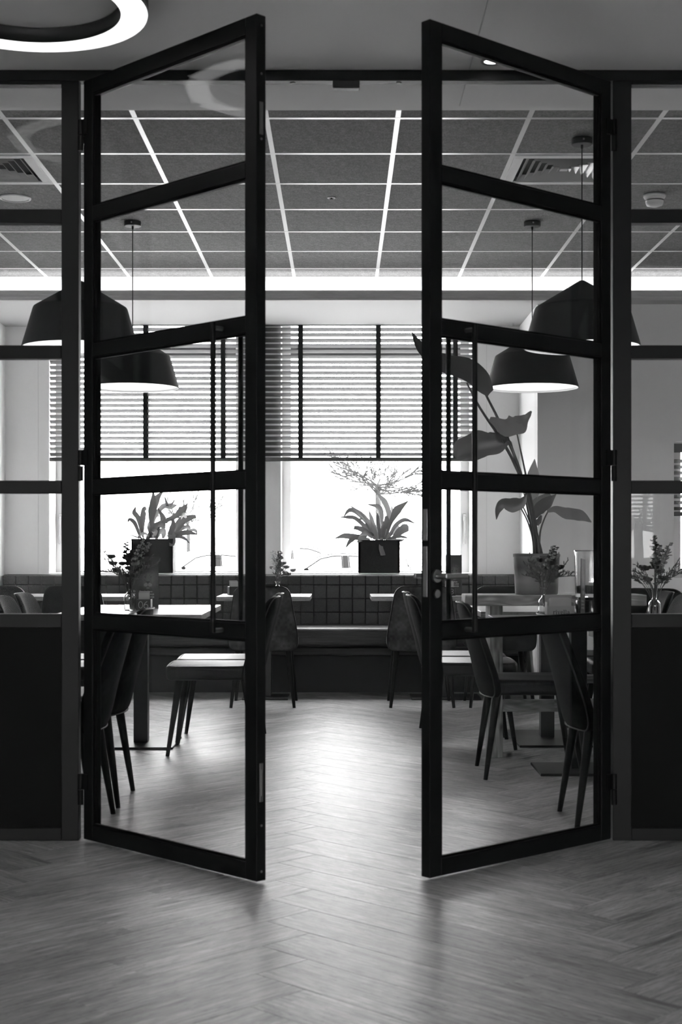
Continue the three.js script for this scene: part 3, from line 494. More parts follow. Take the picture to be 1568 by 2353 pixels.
pedestalTable('dark wooden table behind the plank console, its top glimpsed under the plank', 0.78, 1.58, 8.03, 9.05, 1.007, 1.42, 8.11, 8.80, [[1.215, 8.50]]);
pedestalTable('wooden table at the lower right behind the nearest right chair', 1.10, 1.86, 5.68, 6.40, 1.3, 1.7, 5.9, 6.25, [[1.50, 6.06]]);
{
  const t = thing('plank_console', 'narrow rustic console of thick grey scaffold planks carrying the clay plant pot', 'console table', 1.148, 0, -7.82), zf = 0.14, zb = -0.14, h = 0.875;
  part('top_plank', uvMetres(rb(-0.485, 0.485, h - 0.058, h, 0.001, zf, 0.006, 3)), M.rustic, t); part('top_plank', uvMetres(rb(-0.482, 0.484, h - 0.058, h - 0.001, zb, -0.001, 0.006, 3)), M.rustic, t);
  for (const x of [-0.316, 0.316]) part('leg_panel', uvMetres(rb(x - 0.035, x + 0.035, 0.0005, h - 0.059, -0.12, 0.11, 0.004), 'y'), M.rustic, t);
  part('shelf_beam', uvMetres(rb(-0.280, 0.280, 0.39, 0.435, -0.04, 0.0, 0.003)), M.rustic, t); part('stretcher', uvMetres(rb(-0.280, 0.280, 0.245, 0.31, 0.04, 0.08, 0.003)), M.rustic, t);
}
// ------------------------------------------------------------------ plants
function staghorn(root, leaves, k, cx, cy, material2) { // leaves in units of k metres, measured from cx, cy on the pot rim
  leaves.forEach(([pts, w, mm = 0, zz], i) => {
    const R = rng(100 + i), z0 = (R() - 0.5) * 0.08, z1 = zz ?? (R() - 0.45) * 0.14;
    const P = pts.map(([x, y], j) => V((x - cx) * k, (cy - y) * k, z0 + (z1 - z0) * j / (pts.length - 1)));
    const W = w.map((v) => v * k);
    part('leaf', blade(P, W, { face: V((R() - 0.5) * 0.9, 0.3, 1).normalize(), fold: 0.15 + 0.25 * R(), steps: 16, wave: 0.12, seed: i + 3 }), mm === 2 ? M.leafDark : mm ? M.leafPale : material2, root);
  });
}
function cubePlanter(label, x, w, h, z, dp = 0.11) {
  const p = thing('potted_fern', label, 'potted plant', x, 0.915, z);
  part('planter', merge([rb(-w / 2, w / 2, 0, h, dp - 0.02, dp, 0.004), rb(-w / 2, w / 2, 0, h, -dp, -dp + 0.02, 0.004), rb(-w / 2, -w / 2 + 0.02, 0, h, -dp, dp, 0.004), rb(w / 2 - 0.02, w / 2, 0, h, -dp, dp, 0.004), bx(-w / 2 + 0.01, w / 2 - 0.01, 0.002, 0.03, -dp + 0.01, dp - 0.01)]), M.planter, p);
  part('soil', bx(-w / 2 + 0.02, w / 2 - 0.02, 0.03, h - 0.02, -dp + 0.02, dp - 0.02), M.soil, p);
  const f = new THREE.Group(); f.name = 'fronds'; f.position.y = h; p.add(f); return f;
}
{
  const K = 0.003565;
  const f2 = cubePlanter('black cube planter with arching strap leaves on the sill of the middle window', 0.308, 0.335, 0.268, -11.745);
  staghorn(f2, [
    [[[866, 1238], [857, 1217], [826, 1180], [803, 1172], [789, 1188]], [3, 6, 7, 5, 0.5]], [[[862, 1238], [842, 1214], [817, 1191], [798, 1188], [780, 1188]], [3, 5, 5, 4, 0.4]],
    [[[868, 1238], [861, 1217], [849, 1202], [826, 1179], [803, 1160]], [2, 4, 5, 5, 0.4], 1], [[[885, 1238], [891, 1203], [893, 1177], [882, 1152], [865, 1131]], [2, 4, 6, 7, 0.5], 1],
    [[[882, 1240], [890, 1222], [898, 1197], [913, 1171], [937, 1151]], [2, 3, 5, 10, 0.5]], [[[878, 1240], [880, 1217], [877, 1197], [872, 1167], [844, 1158]], [3, 4, 4, 7, 0.5]],
    [[[886, 1240], [898, 1226], [907, 1209], [930, 1194], [954, 1203]], [2, 4, 5, 5, 0.4]], [[[888, 1240], [900, 1236], [914, 1225], [930, 1212], [937, 1206]], [2, 3, 8, 11, 3]],
    [[[850, 1240], [821, 1235], [794, 1231], [769, 1236]], [3, 7, 7, 0.5]], [[[836, 1232], [821, 1232], [807, 1240], [794, 1258]], [2, 5, 6, 0.5]],
    [[[858, 1236], [842, 1222], [831, 1235], [820, 1246]], [2, 6, 9, 1], 0, 0.14], [[[874, 1234], [876, 1236], [874, 1255], [878, 1275]], [2, 3, 5, 6], 2, 0.150],
    [[[855, 1236], [839, 1221], [826, 1214], [813, 1212]], [2, 7, 6, 4]], [[[866, 1238], [860, 1215], [853, 1192], [847, 1171]], [3, 6, 5, 0.5], 1], [[[890, 1238], [910, 1233], [925, 1233], [938, 1236]], [2, 4, 3, 0.5]],
    [[[879, 1238], [882, 1217], [886, 1200], [886, 1185]], [3, 8, 9, 3]], [[[876, 1240], [877, 1222], [879, 1208], [878, 1198]], [3, 5, 5, 1], 0, 0.12], [[[868, 1240], [850, 1228], [838, 1226], [826, 1230]], [3, 6, 6, 1], 0, 0.15],
    [[[888, 1238], [903, 1222], [914, 1213], [918, 1218]], [3, 7, 7, 2], 1], [[[872, 1238], [870, 1212], [868, 1190], [866, 1178]], [2, 4, 4, 1]], [[[884, 1236], [894, 1205], [902, 1180], [899, 1160]], [2, 5, 6, 0.5], 1],
    [[[890, 1238], [905, 1240], [922, 1241], [928, 1238]], [2, 4, 3, 0.5]], [[[862, 1238], [846, 1210], [840, 1192], [824, 1192]], [2, 5, 6, 1], 1],
  ], K, 870, 1240, M.leafMid);
  const f1 = cubePlanter('black cube planter with forked antler-like fern fronds on the left window sill', -1.527, 0.335, 0.278, -11.745);
  staghorn(f1, [
    [[[350, 1236], [350, 1204], [354, 1170], [362, 1148], [379, 1126]], [2, 4, 10, 9, 0.5]], [[[351, 1236], [351, 1204], [354, 1170], [357, 1150], [357, 1126]], [2, 4, 9, 7, 0.5]],
    [[[335, 1238], [330, 1225], [322, 1190], [313, 1178], [316, 1163]], [1, 3, 6, 6, 0.4]], [[[333, 1238], [332, 1225], [333, 1198], [338, 1172], [343, 1168]], [1, 3, 7, 8, 4]], [[[330, 1238], [326, 1228], [315, 1201], [304, 1193], [300, 1200]], [1, 3, 5, 4, 0.4]],
    [[[355, 1236], [353, 1201], [377, 1163], [396, 1163], [410, 1159]], [2, 4, 6, 7, 0.4], 1], [[[388, 1162], [386, 1152], [382, 1139]], [4, 3, 0.4]], [[[394, 1163], [400, 1156], [404, 1148]], [4, 2, 1.4]], [[[378, 1236], [378, 1216], [377, 1190], [365, 1166]], [3, 4, 7, 0.5]],
    [[[365, 1236], [372, 1207], [410, 1184], [424, 1172], [436, 1157]], [2, 4, 6, 10, 0.5]], [[[395, 1236], [400, 1225], [424, 1195], [440, 1190], [455, 1186]], [2, 8, 10, 7, 4]], [[[393, 1236], [396, 1225], [403, 1205], [403, 1192]], [2, 6, 6, 3]],
    [[[395, 1236], [410, 1228], [436, 1223], [458, 1227]], [2, 6, 6, 1]], [[[398, 1236], [407, 1233], [426, 1235], [440, 1247]], [2, 3, 4, 0.5]], [[[390, 1230], [396, 1226], [402, 1240], [402, 1254]], [3, 9, 9, 5], 0, 0.125],
    [[[330, 1236], [318, 1233], [305, 1228], [292, 1223]], [1.5, 1.5, 1, 0.4]], [[[345, 1238], [360, 1212], [374, 1206], [384, 1214]], [3, 8, 8, 2], 0, 0.14], [[[340, 1238], [352, 1226], [362, 1222], [366, 1230]], [3, 7, 8, 3], 0, 0.16], [[[360, 1238], [372, 1222], [382, 1222], [386, 1234]], [3, 8, 8, 3], 1, 0.15],
    [[[322, 1236], [330, 1228], [342, 1226], [350, 1232]], [2, 4, 4, 1], 1, 0.16], [[[352, 1236], [346, 1212], [345, 1202], [347, 1196]], [2, 4, 3, 2]], [[[400, 1230], [425, 1212], [437, 1212], [440, 1218]], [2, 5, 6, 2]], [[[405, 1230], [440, 1218], [452, 1218], [456, 1226]], [1, 3, 4, 1], 1],
    [[[360, 1236], [366, 1206], [378, 1198], [388, 1200]], [2, 5, 5, 2]], [[[420, 1190], [428, 1183], [436, 1190]], [4, 6, 2], 1, 0.16],
  ], K, 357, 1237, M.leafMid);
}
{ // big leafy plant in a clay pot on the plank table
  const k = 0.00236, p = thing('potted_leafy_plant', 'tall plant with broad leathery leaves in a pale thrown clay pot on the plank console', 'potted plant', 1.062, 0.875, -7.82);
  part('pot', lathe([[0, 0], [0.112, 0], [0.116, 0.004], [0.124, 0.20], [0.127, 0.205], [0.127, 0.218], [0.120, 0.220], [0.118, 0.20], [0.108, 0.02], [0, 0.02]], 56), M.clay, p);
  part('soil', lathe([[0, 0.125], [0.116, 0.188], [0.116, 0.17], [0, 0.17]], 30), M.soil, p);
  const Q = (x, y, z = 0) => V((x - 1230) * k, (1366 - y) * k, z);
  const leaf = (pts, w, o = {}, m = M.leafDark) => part('leaf', blade(pts.map(([x, y, z]) => Q(x, y, z)), w.map((v) => v * k), { steps: 22, fold: 0.3, wave: 0.1, thick: 0.0015, ...o }), m, p);
  leaf([[1122, 905, 0], [1100, 880, 0.02], [1060, 853, 0.02], [1005, 832, -0.02], [968, 800, -0.06], [945, 757, -0.1]], [12, 30, 32, 26, 14, 1], { face: V(0.1, 0.6, 1) });
  leaf([[1205, 958, 0.02], [1188, 976, 0.03], [1160, 984, 0.04], [1121, 964, 0.02]], [7, 22, 24, 5], { face: V(0.2, 0.2, 1), wave: 0.2, seed: 7 }, M.leafMid);
  leaf([[1182, 986, 0.02], [1196, 972, 0.03], [1210, 955, 0.02], [1217, 946, 0.02]], [14, 11, 6, 2], { face: V(0, 0, 1) }, M.leafMid);
  leaf([[1168, 1010, 0], [1140, 1020, 0.02], [1100, 1026, 0.04], [1060, 1038, 0.05], [1044, 1056, 0.06]], [8, 22, 32, 30, 6], { face: V(0.1, 0.2, 1), wave: 0.16, seed: 9 });
  leaf([[1150, 1000, -0.02], [1120, 1006, -0.02], [1095, 990, -0.04]], [8, 14, 3], { face: V(0, 0.5, 1) });
  leaf([[1220, 1172, -0.01], [1222, 1130, -0.02], [1224, 1090, -0.03], [1228, 1054, -0.04]], [4, 16, 14, 0.6], { fold: 0.15, face: V(0, 0, 1), wave: 0.03 }, M.leafPale);
  leaf([[1206, 1138, 0.03], [1190, 1158, 0.05], [1170, 1162, 0.06], [1148, 1160, 0.07], [1138, 1172, 0.08], [1134, 1195, 0.08]], [1, 13, 17, 11, 8, 0.6], { face: V(0.1, 0.1, 1), wave: 0.12, seed: 4 });
  leaf([[1226, 1192, 0.01], [1234, 1172, 0.02], [1252, 1156, 0.03], [1273, 1137, 0.03]], [3, 14, 14, 0.8], { face: V(0, 0.2, 1), wave: 0.04 });
  leaf([[1222, 1176, -0.01], [1230, 1160, -0.01], [1246, 1148, -0.02], [1263, 1136, -0.02]], [3, 13, 11, 5], { face: V(0, 0.2, 1), wave: 0.04 }, M.leafMid);
  leaf([[1252, 1176, 0.04], [1270, 1172, 0.05], [1295, 1182, 0.06], [1325, 1186, 0.06], [1352, 1201, 0.06]], [3, 8, 14, 14, 1], { face: V(0, 0.3, 1), wave: 0.1, seed: 6 }, M.leafMid);
  leaf([[1230, 1208, 0.02], [1234, 1198, 0.02], [1240, 1185, 0.02]], [3, 7, 2], { face: V(0, 0, 1) });
  const stemOf = (pts, r0, r1) => part('stem', tube(pts.map(([x, y, z = 0]) => Q(x, y, z)), r0 * k, r1 * k, 8), M.stem, p);
  stemOf([[1242, 1284], [1226, 1215], [1208, 1140], [1180, 1050, 0], [1140, 960, 0], [1112, 905]], 6, 2.6);
  stemOf([[1238, 1284, 0.02], [1222, 1205, 0.02], [1205, 1130, 0.02], [1160, 1030, 0.01], [1098, 935, 0], [1070, 880, -0.01]], 6, 2.2);
  stemOf([[1234, 1284, -0.02], [1216, 1190, -0.02], [1196, 1100, -0.02], [1170, 1015, 0]], 5, 2);
  stemOf([[1236, 1284, 0.03], [1222, 1180, 0.03], [1206, 1100, 0.02], [1181, 984, 0.02]], 4, 1.6);
  stemOf([[1222, 1284, 0.03], [1219, 1240, 0.04], [1205, 1195, 0.05], [1188, 1163, 0.05]], 2.5, 1.4);
  stemOf([[1226, 1284, 0.02], [1224, 1235, 0.03], [1210, 1195, 0.04], [1194, 1160, 0.05]], 2.5, 1.4);
  stemOf([[1234, 1284, 0.03], [1237, 1222, 0.03], [1246, 1192, 0.04], [1254, 1176, 0.04]], 2.6, 1.6);
  stemOf([[1230, 1284], [1226, 1230], [1223, 1185]], 5, 2.5);
}
// ------------------------------------------------------------------ things on the tables
const bottleProfile = [[0, 0], [0.026, 0], [0.030, 0.005], [0.030, 0.075], [0.027, 0.09], [0.014, 0.105], [0.0115, 0.115], [0.0115, 0.145], [0.015, 0.150], [0.015, 0.156]];
function bouquet(label, x, y, z, { h = 0.2, spread = 0.08, seed = 1, dark = true, spikes = 3, twigs = 6, balls = 4, profile = bottleProfile, vh = 0.156, lean = 0 }) {
  const t = thing('flower_vase', label, 'vase', x, y, z), R = rng(seed);
  part('vase', lathe([...profile, ...profile.slice(1).reverse().map(([r, q]) => [Math.max(r - 0.002, 0.0005), Math.max(q, 0.004)])], 36), M.thickGlass, t);
  const stems = [], leaves = [], flowers = [], pale = [], F = dark ? M.flowerDark : M.flowerMid;
  const petal = (c, r, list) => { const n = 7; for (let i = 0; i < n; i++) { const a = i / n * 6.283 + R() * 0.5, d = V(Math.cos(a), 0.5 + R() * 0.6, Math.sin(a)).normalize(); list.push(blade([c.clone(), c.clone().addScaledVector(d, r * 0.6), c.clone().addScaledVector(d, r).add(V(0, -r * 0.1, 0))], [r * 0.12, r * 0.34, r * 0.08], { steps: 4, fold: 0.2, thick: 0.0006 })); } };
  for (let i = 0; i < spikes; i++) { // upright flower spikes
    const tip = V((R() - 0.5) * spread + lean, vh + h * (0.75 + 0.25 * R()), (R() - 0.5) * spread), base = V(0, vh - 0.10, 0), mid = V(tip.x * 0.3, vh + h * 0.3, tip.z * 0.3);
    stems.push(tube([base, mid, tip], 0.002, 0.0012, 5)); const c = new THREE.CatmullRomCurve3([base, mid, tip]);
    for (let k = 0; k < 16; k++) { const q = c.getPoint(0.55 + 0.45 * k / 16).add(V((R() - 0.5) * 0.026, 0, (R() - 0.5) * 0.026)); petal(q, 0.021 * (1.15 - k / 24), i % 2 ? pale : flowers); }
  }
  for (let i = 0; i < balls; i++) { const a = R() * 6.283, q = V(Math.cos(a) * spread * (0.25 + 0.5 * R()), vh + h * (0.12 + 0.4 * R()), Math.sin(a) * spread * 0.5); stems.push(tube([V(0, vh - 0.1, 0), V(q.x * 0.25, vh + 0.01, q.z * 0.25), q], 0.002, 0.0015, 5)); petal(q, 0.031, flowers); petal(q.clone().add(V(0, 0.006, 0)), 0.022, flowers); petal(q.clone().add(V(0, 0.012, 0)), 0.014, pale); }
  for (let i = 0; i < twigs; i++) { // feathery twigs
    const a = R() * 6.283, tip = V(Math.cos(a) * spread * (0.7 + 0.6 * R()), vh + h * (0.2 + 0.5 * R()), Math.sin(a) * spread * 0.6), mid = V(tip.x * 0.3, vh + h * 0.15, tip.z * 0.3), c = new THREE.CatmullRomCurve3([V(0, vh - 0.08, 0), mid, tip]);
    stems.push(tube([V(0, vh - 0.08, 0), mid, tip], 0.0016, 0.0008, 4));
    for (let k = 0; k < 22; k++) { const q = c.getPoint(0.42 + 0.58 * k / 22), d = V(R() - 0.5 + tip.x * 3, R() * 0.8, R() - 0.5).normalize().multiplyScalar(0.012 + 0.018 * R()); leaves.push(blade([q, q.clone().addScaledVector(d, 0.6), q.clone().add(d)], [0.0008, 0.0034, 0.0006], { steps: 3, fold: 0.1, thick: 0.0005 })); }
  }
  part('stems', merge(stems), M.stem, t); part('foliage', merge(leaves), M.leafDark, t); if (flowers.length) part('flowers', merge(flowers), F, t); if (pale.length) part('pale_flowers', merge(pale), dark ? M.flowerMid : M.flowerPale, t);
  return t;
}
bouquet('clear glass bottle of dark spiky flowers on the numbered table', -1.20, 0.77, -8.17, { h: 0.28, spread: 0.17, seed: 21, spikes: 6, twigs: 14, balls: 10, lean: 0.03 });
bouquet('small round glass vase of pale flowers on the window table beside the pier', -0.475, 0.77, -10.80, { h: 0.24, spread: 0.17, seed: 31, dark: false, spikes: 6, twigs: 5, balls: 8, vh: 0.10, profile: [[0, 0], [0.025, 0], [0.034, 0.012], [0.035, 0.035], [0.024, 0.058], [0.012, 0.070], [0.012, 0.082], [0.022, 0.097], [0.023, 0.1]] });
bouquet('glass bottle of fine dark twigs and flowers beside the clay pot', 1.035, 0.77, -7.34, { h: 0.26, spread: 0.12, seed: 43, spikes: 2, twigs: 16, balls: 4 });
bouquet('glass bottle of dense dark flowers and thin twigs at the right picture edge', 1.535, 0.77, -7.05, { h: 0.27, spread: 0.22, seed: 57, spikes: 5, twigs: 14, balls: 6 });

function flyerTexture() { return canvasTexture(256, 512, (c, w, h) => { // a lion's face fading into a dark background, three lines of print
  c.fillStyle = '#1e1e1e'; c.fillRect(0, 0, w, h); const R = rng(77), cx = w * 0.54, cy = h * 0.44; c.lineCap = 'round';
  const hair = (n, a0, a1, r0, r1, g0, g1, len) => { for (let i = 0; i < n; i++) { const a = a0 + (a1 - a0) * R(), q = r0 + (r1 - r0) * R(), g = (g0 + (g1 - g0) * R()) | 0; c.strokeStyle = `rgb(${g},${g},${g})`; c.lineWidth = 0.8 + 1.6 * R(); const b = a + (R() - 0.5) * 0.5; c.beginPath(); c.moveTo(cx + Math.cos(a) * q, cy + Math.sin(a) * q * 1.15); c.lineTo(cx + Math.cos(b) * (q + len), cy + Math.sin(b) * (q + len) * 1.15); c.stroke(); } };
  hair(900, 0, 6.283, 60, 100, 30, 70, 26); hair(1500, 0, 6.283, 44, 72, 40, 92, 22); hair(1600, 0, 6.283, 4, 56, 62, 112, 12);
  c.fillStyle = 'rgba(120,120,120,0.5)'; c.beginPath(); c.ellipse(cx, cy - 4, 17, 56, 0, 0, 6.3); c.fill();
  for (const s of [-1, 1]) { c.fillStyle = '#8c8c8c'; c.beginPath(); c.ellipse(cx + s * 22, cy + 58, 25, 20, s * 0.3, 0, 6.3); c.fill(); c.fillStyle = '#141414'; c.beginPath(); c.ellipse(cx + s * 31, cy - 22, 10, 5, -s * 0.35, 0, 6.3); c.fill(); for (let k = 0; k < 9; k++) c.fillRect(cx + s * (12 + 4 * (k % 5)), cy + 52 + 5 * (k % 3), 1.6, 1.6); }
  c.fillStyle = '#121212'; c.beginPath(); c.moveTo(cx - 24, cy + 24); c.quadraticCurveTo(cx, cy + 16, cx + 24, cy + 24); c.quadraticCurveTo(cx + 8, cy + 38, cx, cy + 48); c.quadraticCurveTo(cx - 8, cy + 38, cx - 24, cy + 24); c.fill(); c.fillRect(cx - 1.5, cy + 44, 3, 22);
  c.strokeStyle = '#141414'; c.lineWidth = 3; c.beginPath(); c.moveTo(cx - 42, cy + 66); c.quadraticCurveTo(cx - 20, cy + 86, cx, cy + 66); c.quadraticCurveTo(cx + 20, cy + 86, cx + 42, cy + 66); c.stroke();
  c.fillStyle = '#707070'; c.beginPath(); c.ellipse(cx, cy + 88, 20, 9, 0, 0, 6.3); c.fill();
  c.fillStyle = '#232323'; c.fillRect(0, h * 0.655, w, h * 0.345); c.fillStyle = '#b4b4b4'; c.font = 'bold 27px sans-serif'; c.fillText('Een buiten-', 44, h * 0.70); c.fillText('gewone plek', 44, h * 0.753); c.fillText('voor zakelijk', 44, h * 0.806);
}); }
const flyerTex = flyerTexture(), flyerMat = new THREE.MeshStandardMaterial({ map: flyerTex, roughness: 0.5 });
function flyer(label, x, y, z, turn, tilt = -0.06, w = 0.135, h = 0.30) {
  const t = thing('flyer_stand', label, 'flyer', x, y, z, turn);
  const card = new THREE.PlaneGeometry(w, h).translate(0, h / 2 + 0.004, 0.0016);
  const hold = part('acrylic_holder', bx(-w / 2, w / 2, 0.002, h + 0.004, -0.0015, 0.0012), M.black, t); hold.rotation.x = tilt;
  const c = part('printed_card', card, flyerMat, t); c.rotation.x = tilt; c.userData.label = 'card printed with a lion head';
  part('foot', rb(-w / 2, w / 2, 0, 0.005, -0.035, 0.025, 0.002), M.black, t); return t;
}
flyer('dark flyer with a lion head standing behind the number block on the numbered table', -1.135, 0.77, -8.42, 0.12);
flyer('second lion flyer half hidden behind the first one on the numbered table', -1.185, 0.77, -8.52, 0.1);
flyer('flyer standing on the right window table, seen beside the right door handle', 0.84, 0.77, -10.72, 0.0, -0.05, 0.12, 0.295);
flyer('leaning dark flyer seen almost edge-on beside the glass candle lantern', 1.170, 0.77, -6.98, 1.2, 0.0, 0.10, 0.30).rotation.z = -0.06;
function numberBlock(label, digits, x, y, z, turn = 0) {
  const t = thing('number_block', label, 'number block', x, y, z, turn), w = 0.085, h = 0.062;
  part('block', rb(-w / 2, w / 2, 0, h, -0.035, 0.035, 0.002), M.black, t);
  const tex = canvasTexture(256, 192, (c, W, H) => { // thin digits drawn as strokes
    c.fillStyle = '#141414'; c.fillRect(0, 0, W, H); c.strokeStyle = '#a0a0a0'; c.lineWidth = 9; c.lineCap = 'round';
    const D = { 0: (x) => { c.beginPath(); c.ellipse(x, 98, 38, 62, 0, 0, 6.3); c.stroke(); }, 6: (x) => { c.beginPath(); c.arc(x, 124, 37, 0, 6.3); c.stroke(); c.beginPath(); c.moveTo(x + 22, 36); c.quadraticCurveTo(x - 34, 66, x - 37, 124); c.stroke(); },
      3: (x) => { c.beginPath(); c.arc(x, 67, 31, -2.6, 1.57); c.stroke(); c.beginPath(); c.arc(x, 129, 33, -1.57, 2.6); c.stroke(); }, 2: (x) => { c.beginPath(); c.arc(x, 70, 34, -2.9, 0.5); c.lineTo(x - 36, 160); c.lineTo(x + 38, 160); c.stroke(); }, 1: (x) => { c.beginPath(); c.moveTo(x - 24, 58); c.lineTo(x + 6, 36); c.lineTo(x + 6, 162); c.stroke(); } };
    if (digits) { D[digits[0]](78); D[digits[1]](176); }
  });
  part('number_plate', new THREE.PlaneGeometry(w - 0.006, h - 0.004).translate(0, h / 2, 0.0354), new THREE.MeshStandardMaterial({ map: tex, roughness: 0.5 }), t);
  for (let k = 0; k < 5; k++) part('card', bx(-0.03, 0.03, h - 0.01, h + 0.045 - k * 0.002, -0.022 + k * 0.008, -0.0205 + k * 0.008), k % 2 ? M.card : M.paper, t);
}
numberBlock('small black block numbered 06 on the table behind the left door', '06', -1.128, 0.77, -8.25, 0.0);
numberBlock('small black block with a number on the window table behind the right door handle', '03', 0.80, 0.77, -10.62, 0.0);
numberBlock('small black block on the small window table left of the chair painted paler', '', -0.80, 0.77, -10.75, 0.3);
numberBlock('small black block on the left corner window table', '', -1.84, 0.77, -10.75, 0.3);
{
  const t = thing('coaster_holder', 'grey cardboard coaster holder with white card on the dark table', 'coaster holder', 1.078, 0.77, -7.1, 0.0), w = 0.133;
  const tex = canvasTexture(512, 256, (c, W, H) => { c.fillStyle = '#9a9a9a'; c.fillRect(0, 0, W, H); c.fillStyle = '#3a3a3a'; c.font = 'bold 96px serif'; c.textAlign = 'center'; c.fillText('rivella', W / 2 + 10, H * 0.56); });
  part('front_panel', bx(-w / 2, w / 2, 0, 0.073, 0.036, 0.040), mat(0.3, 0.7), t);
  part('printed_front', new THREE.PlaneGeometry(w, 0.073).translate(0, 0.0365, 0.0405), new THREE.MeshStandardMaterial({ map: tex, roughness: 0.7 }), t);
  part('box_sides', merge([bx(-w / 2, -w / 2 + 0.003, 0, 0.09, -0.04, 0.036), bx(w / 2 - 0.003, w / 2, 0, 0.09, -0.04, 0.036), bx(-w / 2, w / 2, 0, 0.125, -0.043, -0.04), bx(-w / 2, w / 2, 0, 0.004, -0.04, 0.036)]), mat(0.28, 0.7), t);
  const cs = new THREE.Shape(roundedOutline([[-0.054, 0.01, 0.004], [0.054, 0.01, 0.004], [0.054, 0.112, 0.016], [-0.054, 0.112, 0.016]]).map(([a, b]) => new THREE.Vector2(a, b)));
  for (let k = 0; k < 6; k++) part('coaster', new THREE.ExtrudeGeometry(cs, { depth: 0.0018, bevelEnabled: false }).translate(0, 0, 0.022 - k * 0.006), M.paper, t);
}
{
  const t = thing('candle_lantern', 'tall clear glass candle lantern on a black stand on the dark table', 'candle lantern', 1.265, 0.77, -7.24);
  part('black_stand', lathe([[0, 0], [0.082, 0], [0.084, 0.004], [0.086, 0.09], [0.07, 0.108], [0, 0.108]], 48), phys(0.012, 0.12), t);
  part('glass_cylinder', lathe([[0, 0.1085], [0.082, 0.1085], [0.086, 0.113], [0.090, 0.33], [0.093, 0.338], [0.092, 0.345], [0.088, 0.345], [0.0865, 0.335], [0.083, 0.130], [0.08, 0.128], [0, 0.128]], 64), M.thickGlass, t);
  part('sand', lathe([[0, 0.1285], [0.079, 0.1285], [0.0815, 0.135], [0.0822, 0.165], [0.06, 0.169], [0, 0.168]], 40), M.sand, t);
  const c = part('tea_light', lathe([[0, 0.168], [0.020, 0.168], [0.021, 0.186], [0.019, 0.186], [0.019, 0.182], [0, 0.182]], 24), M.white, t);
  part('flame', new THREE.SphereGeometry(0.0045, 10, 10).scale(1, 2.1, 1).translate(0, 0.194, 0), glow(6), c);
  const l = new THREE.PointLight(0xffffff, 0.02, 0, 2); l.position.set(1.265, 0.77 + 0.194, -7.24); l.shadow.radius = 0.3; scene.add(l);
}
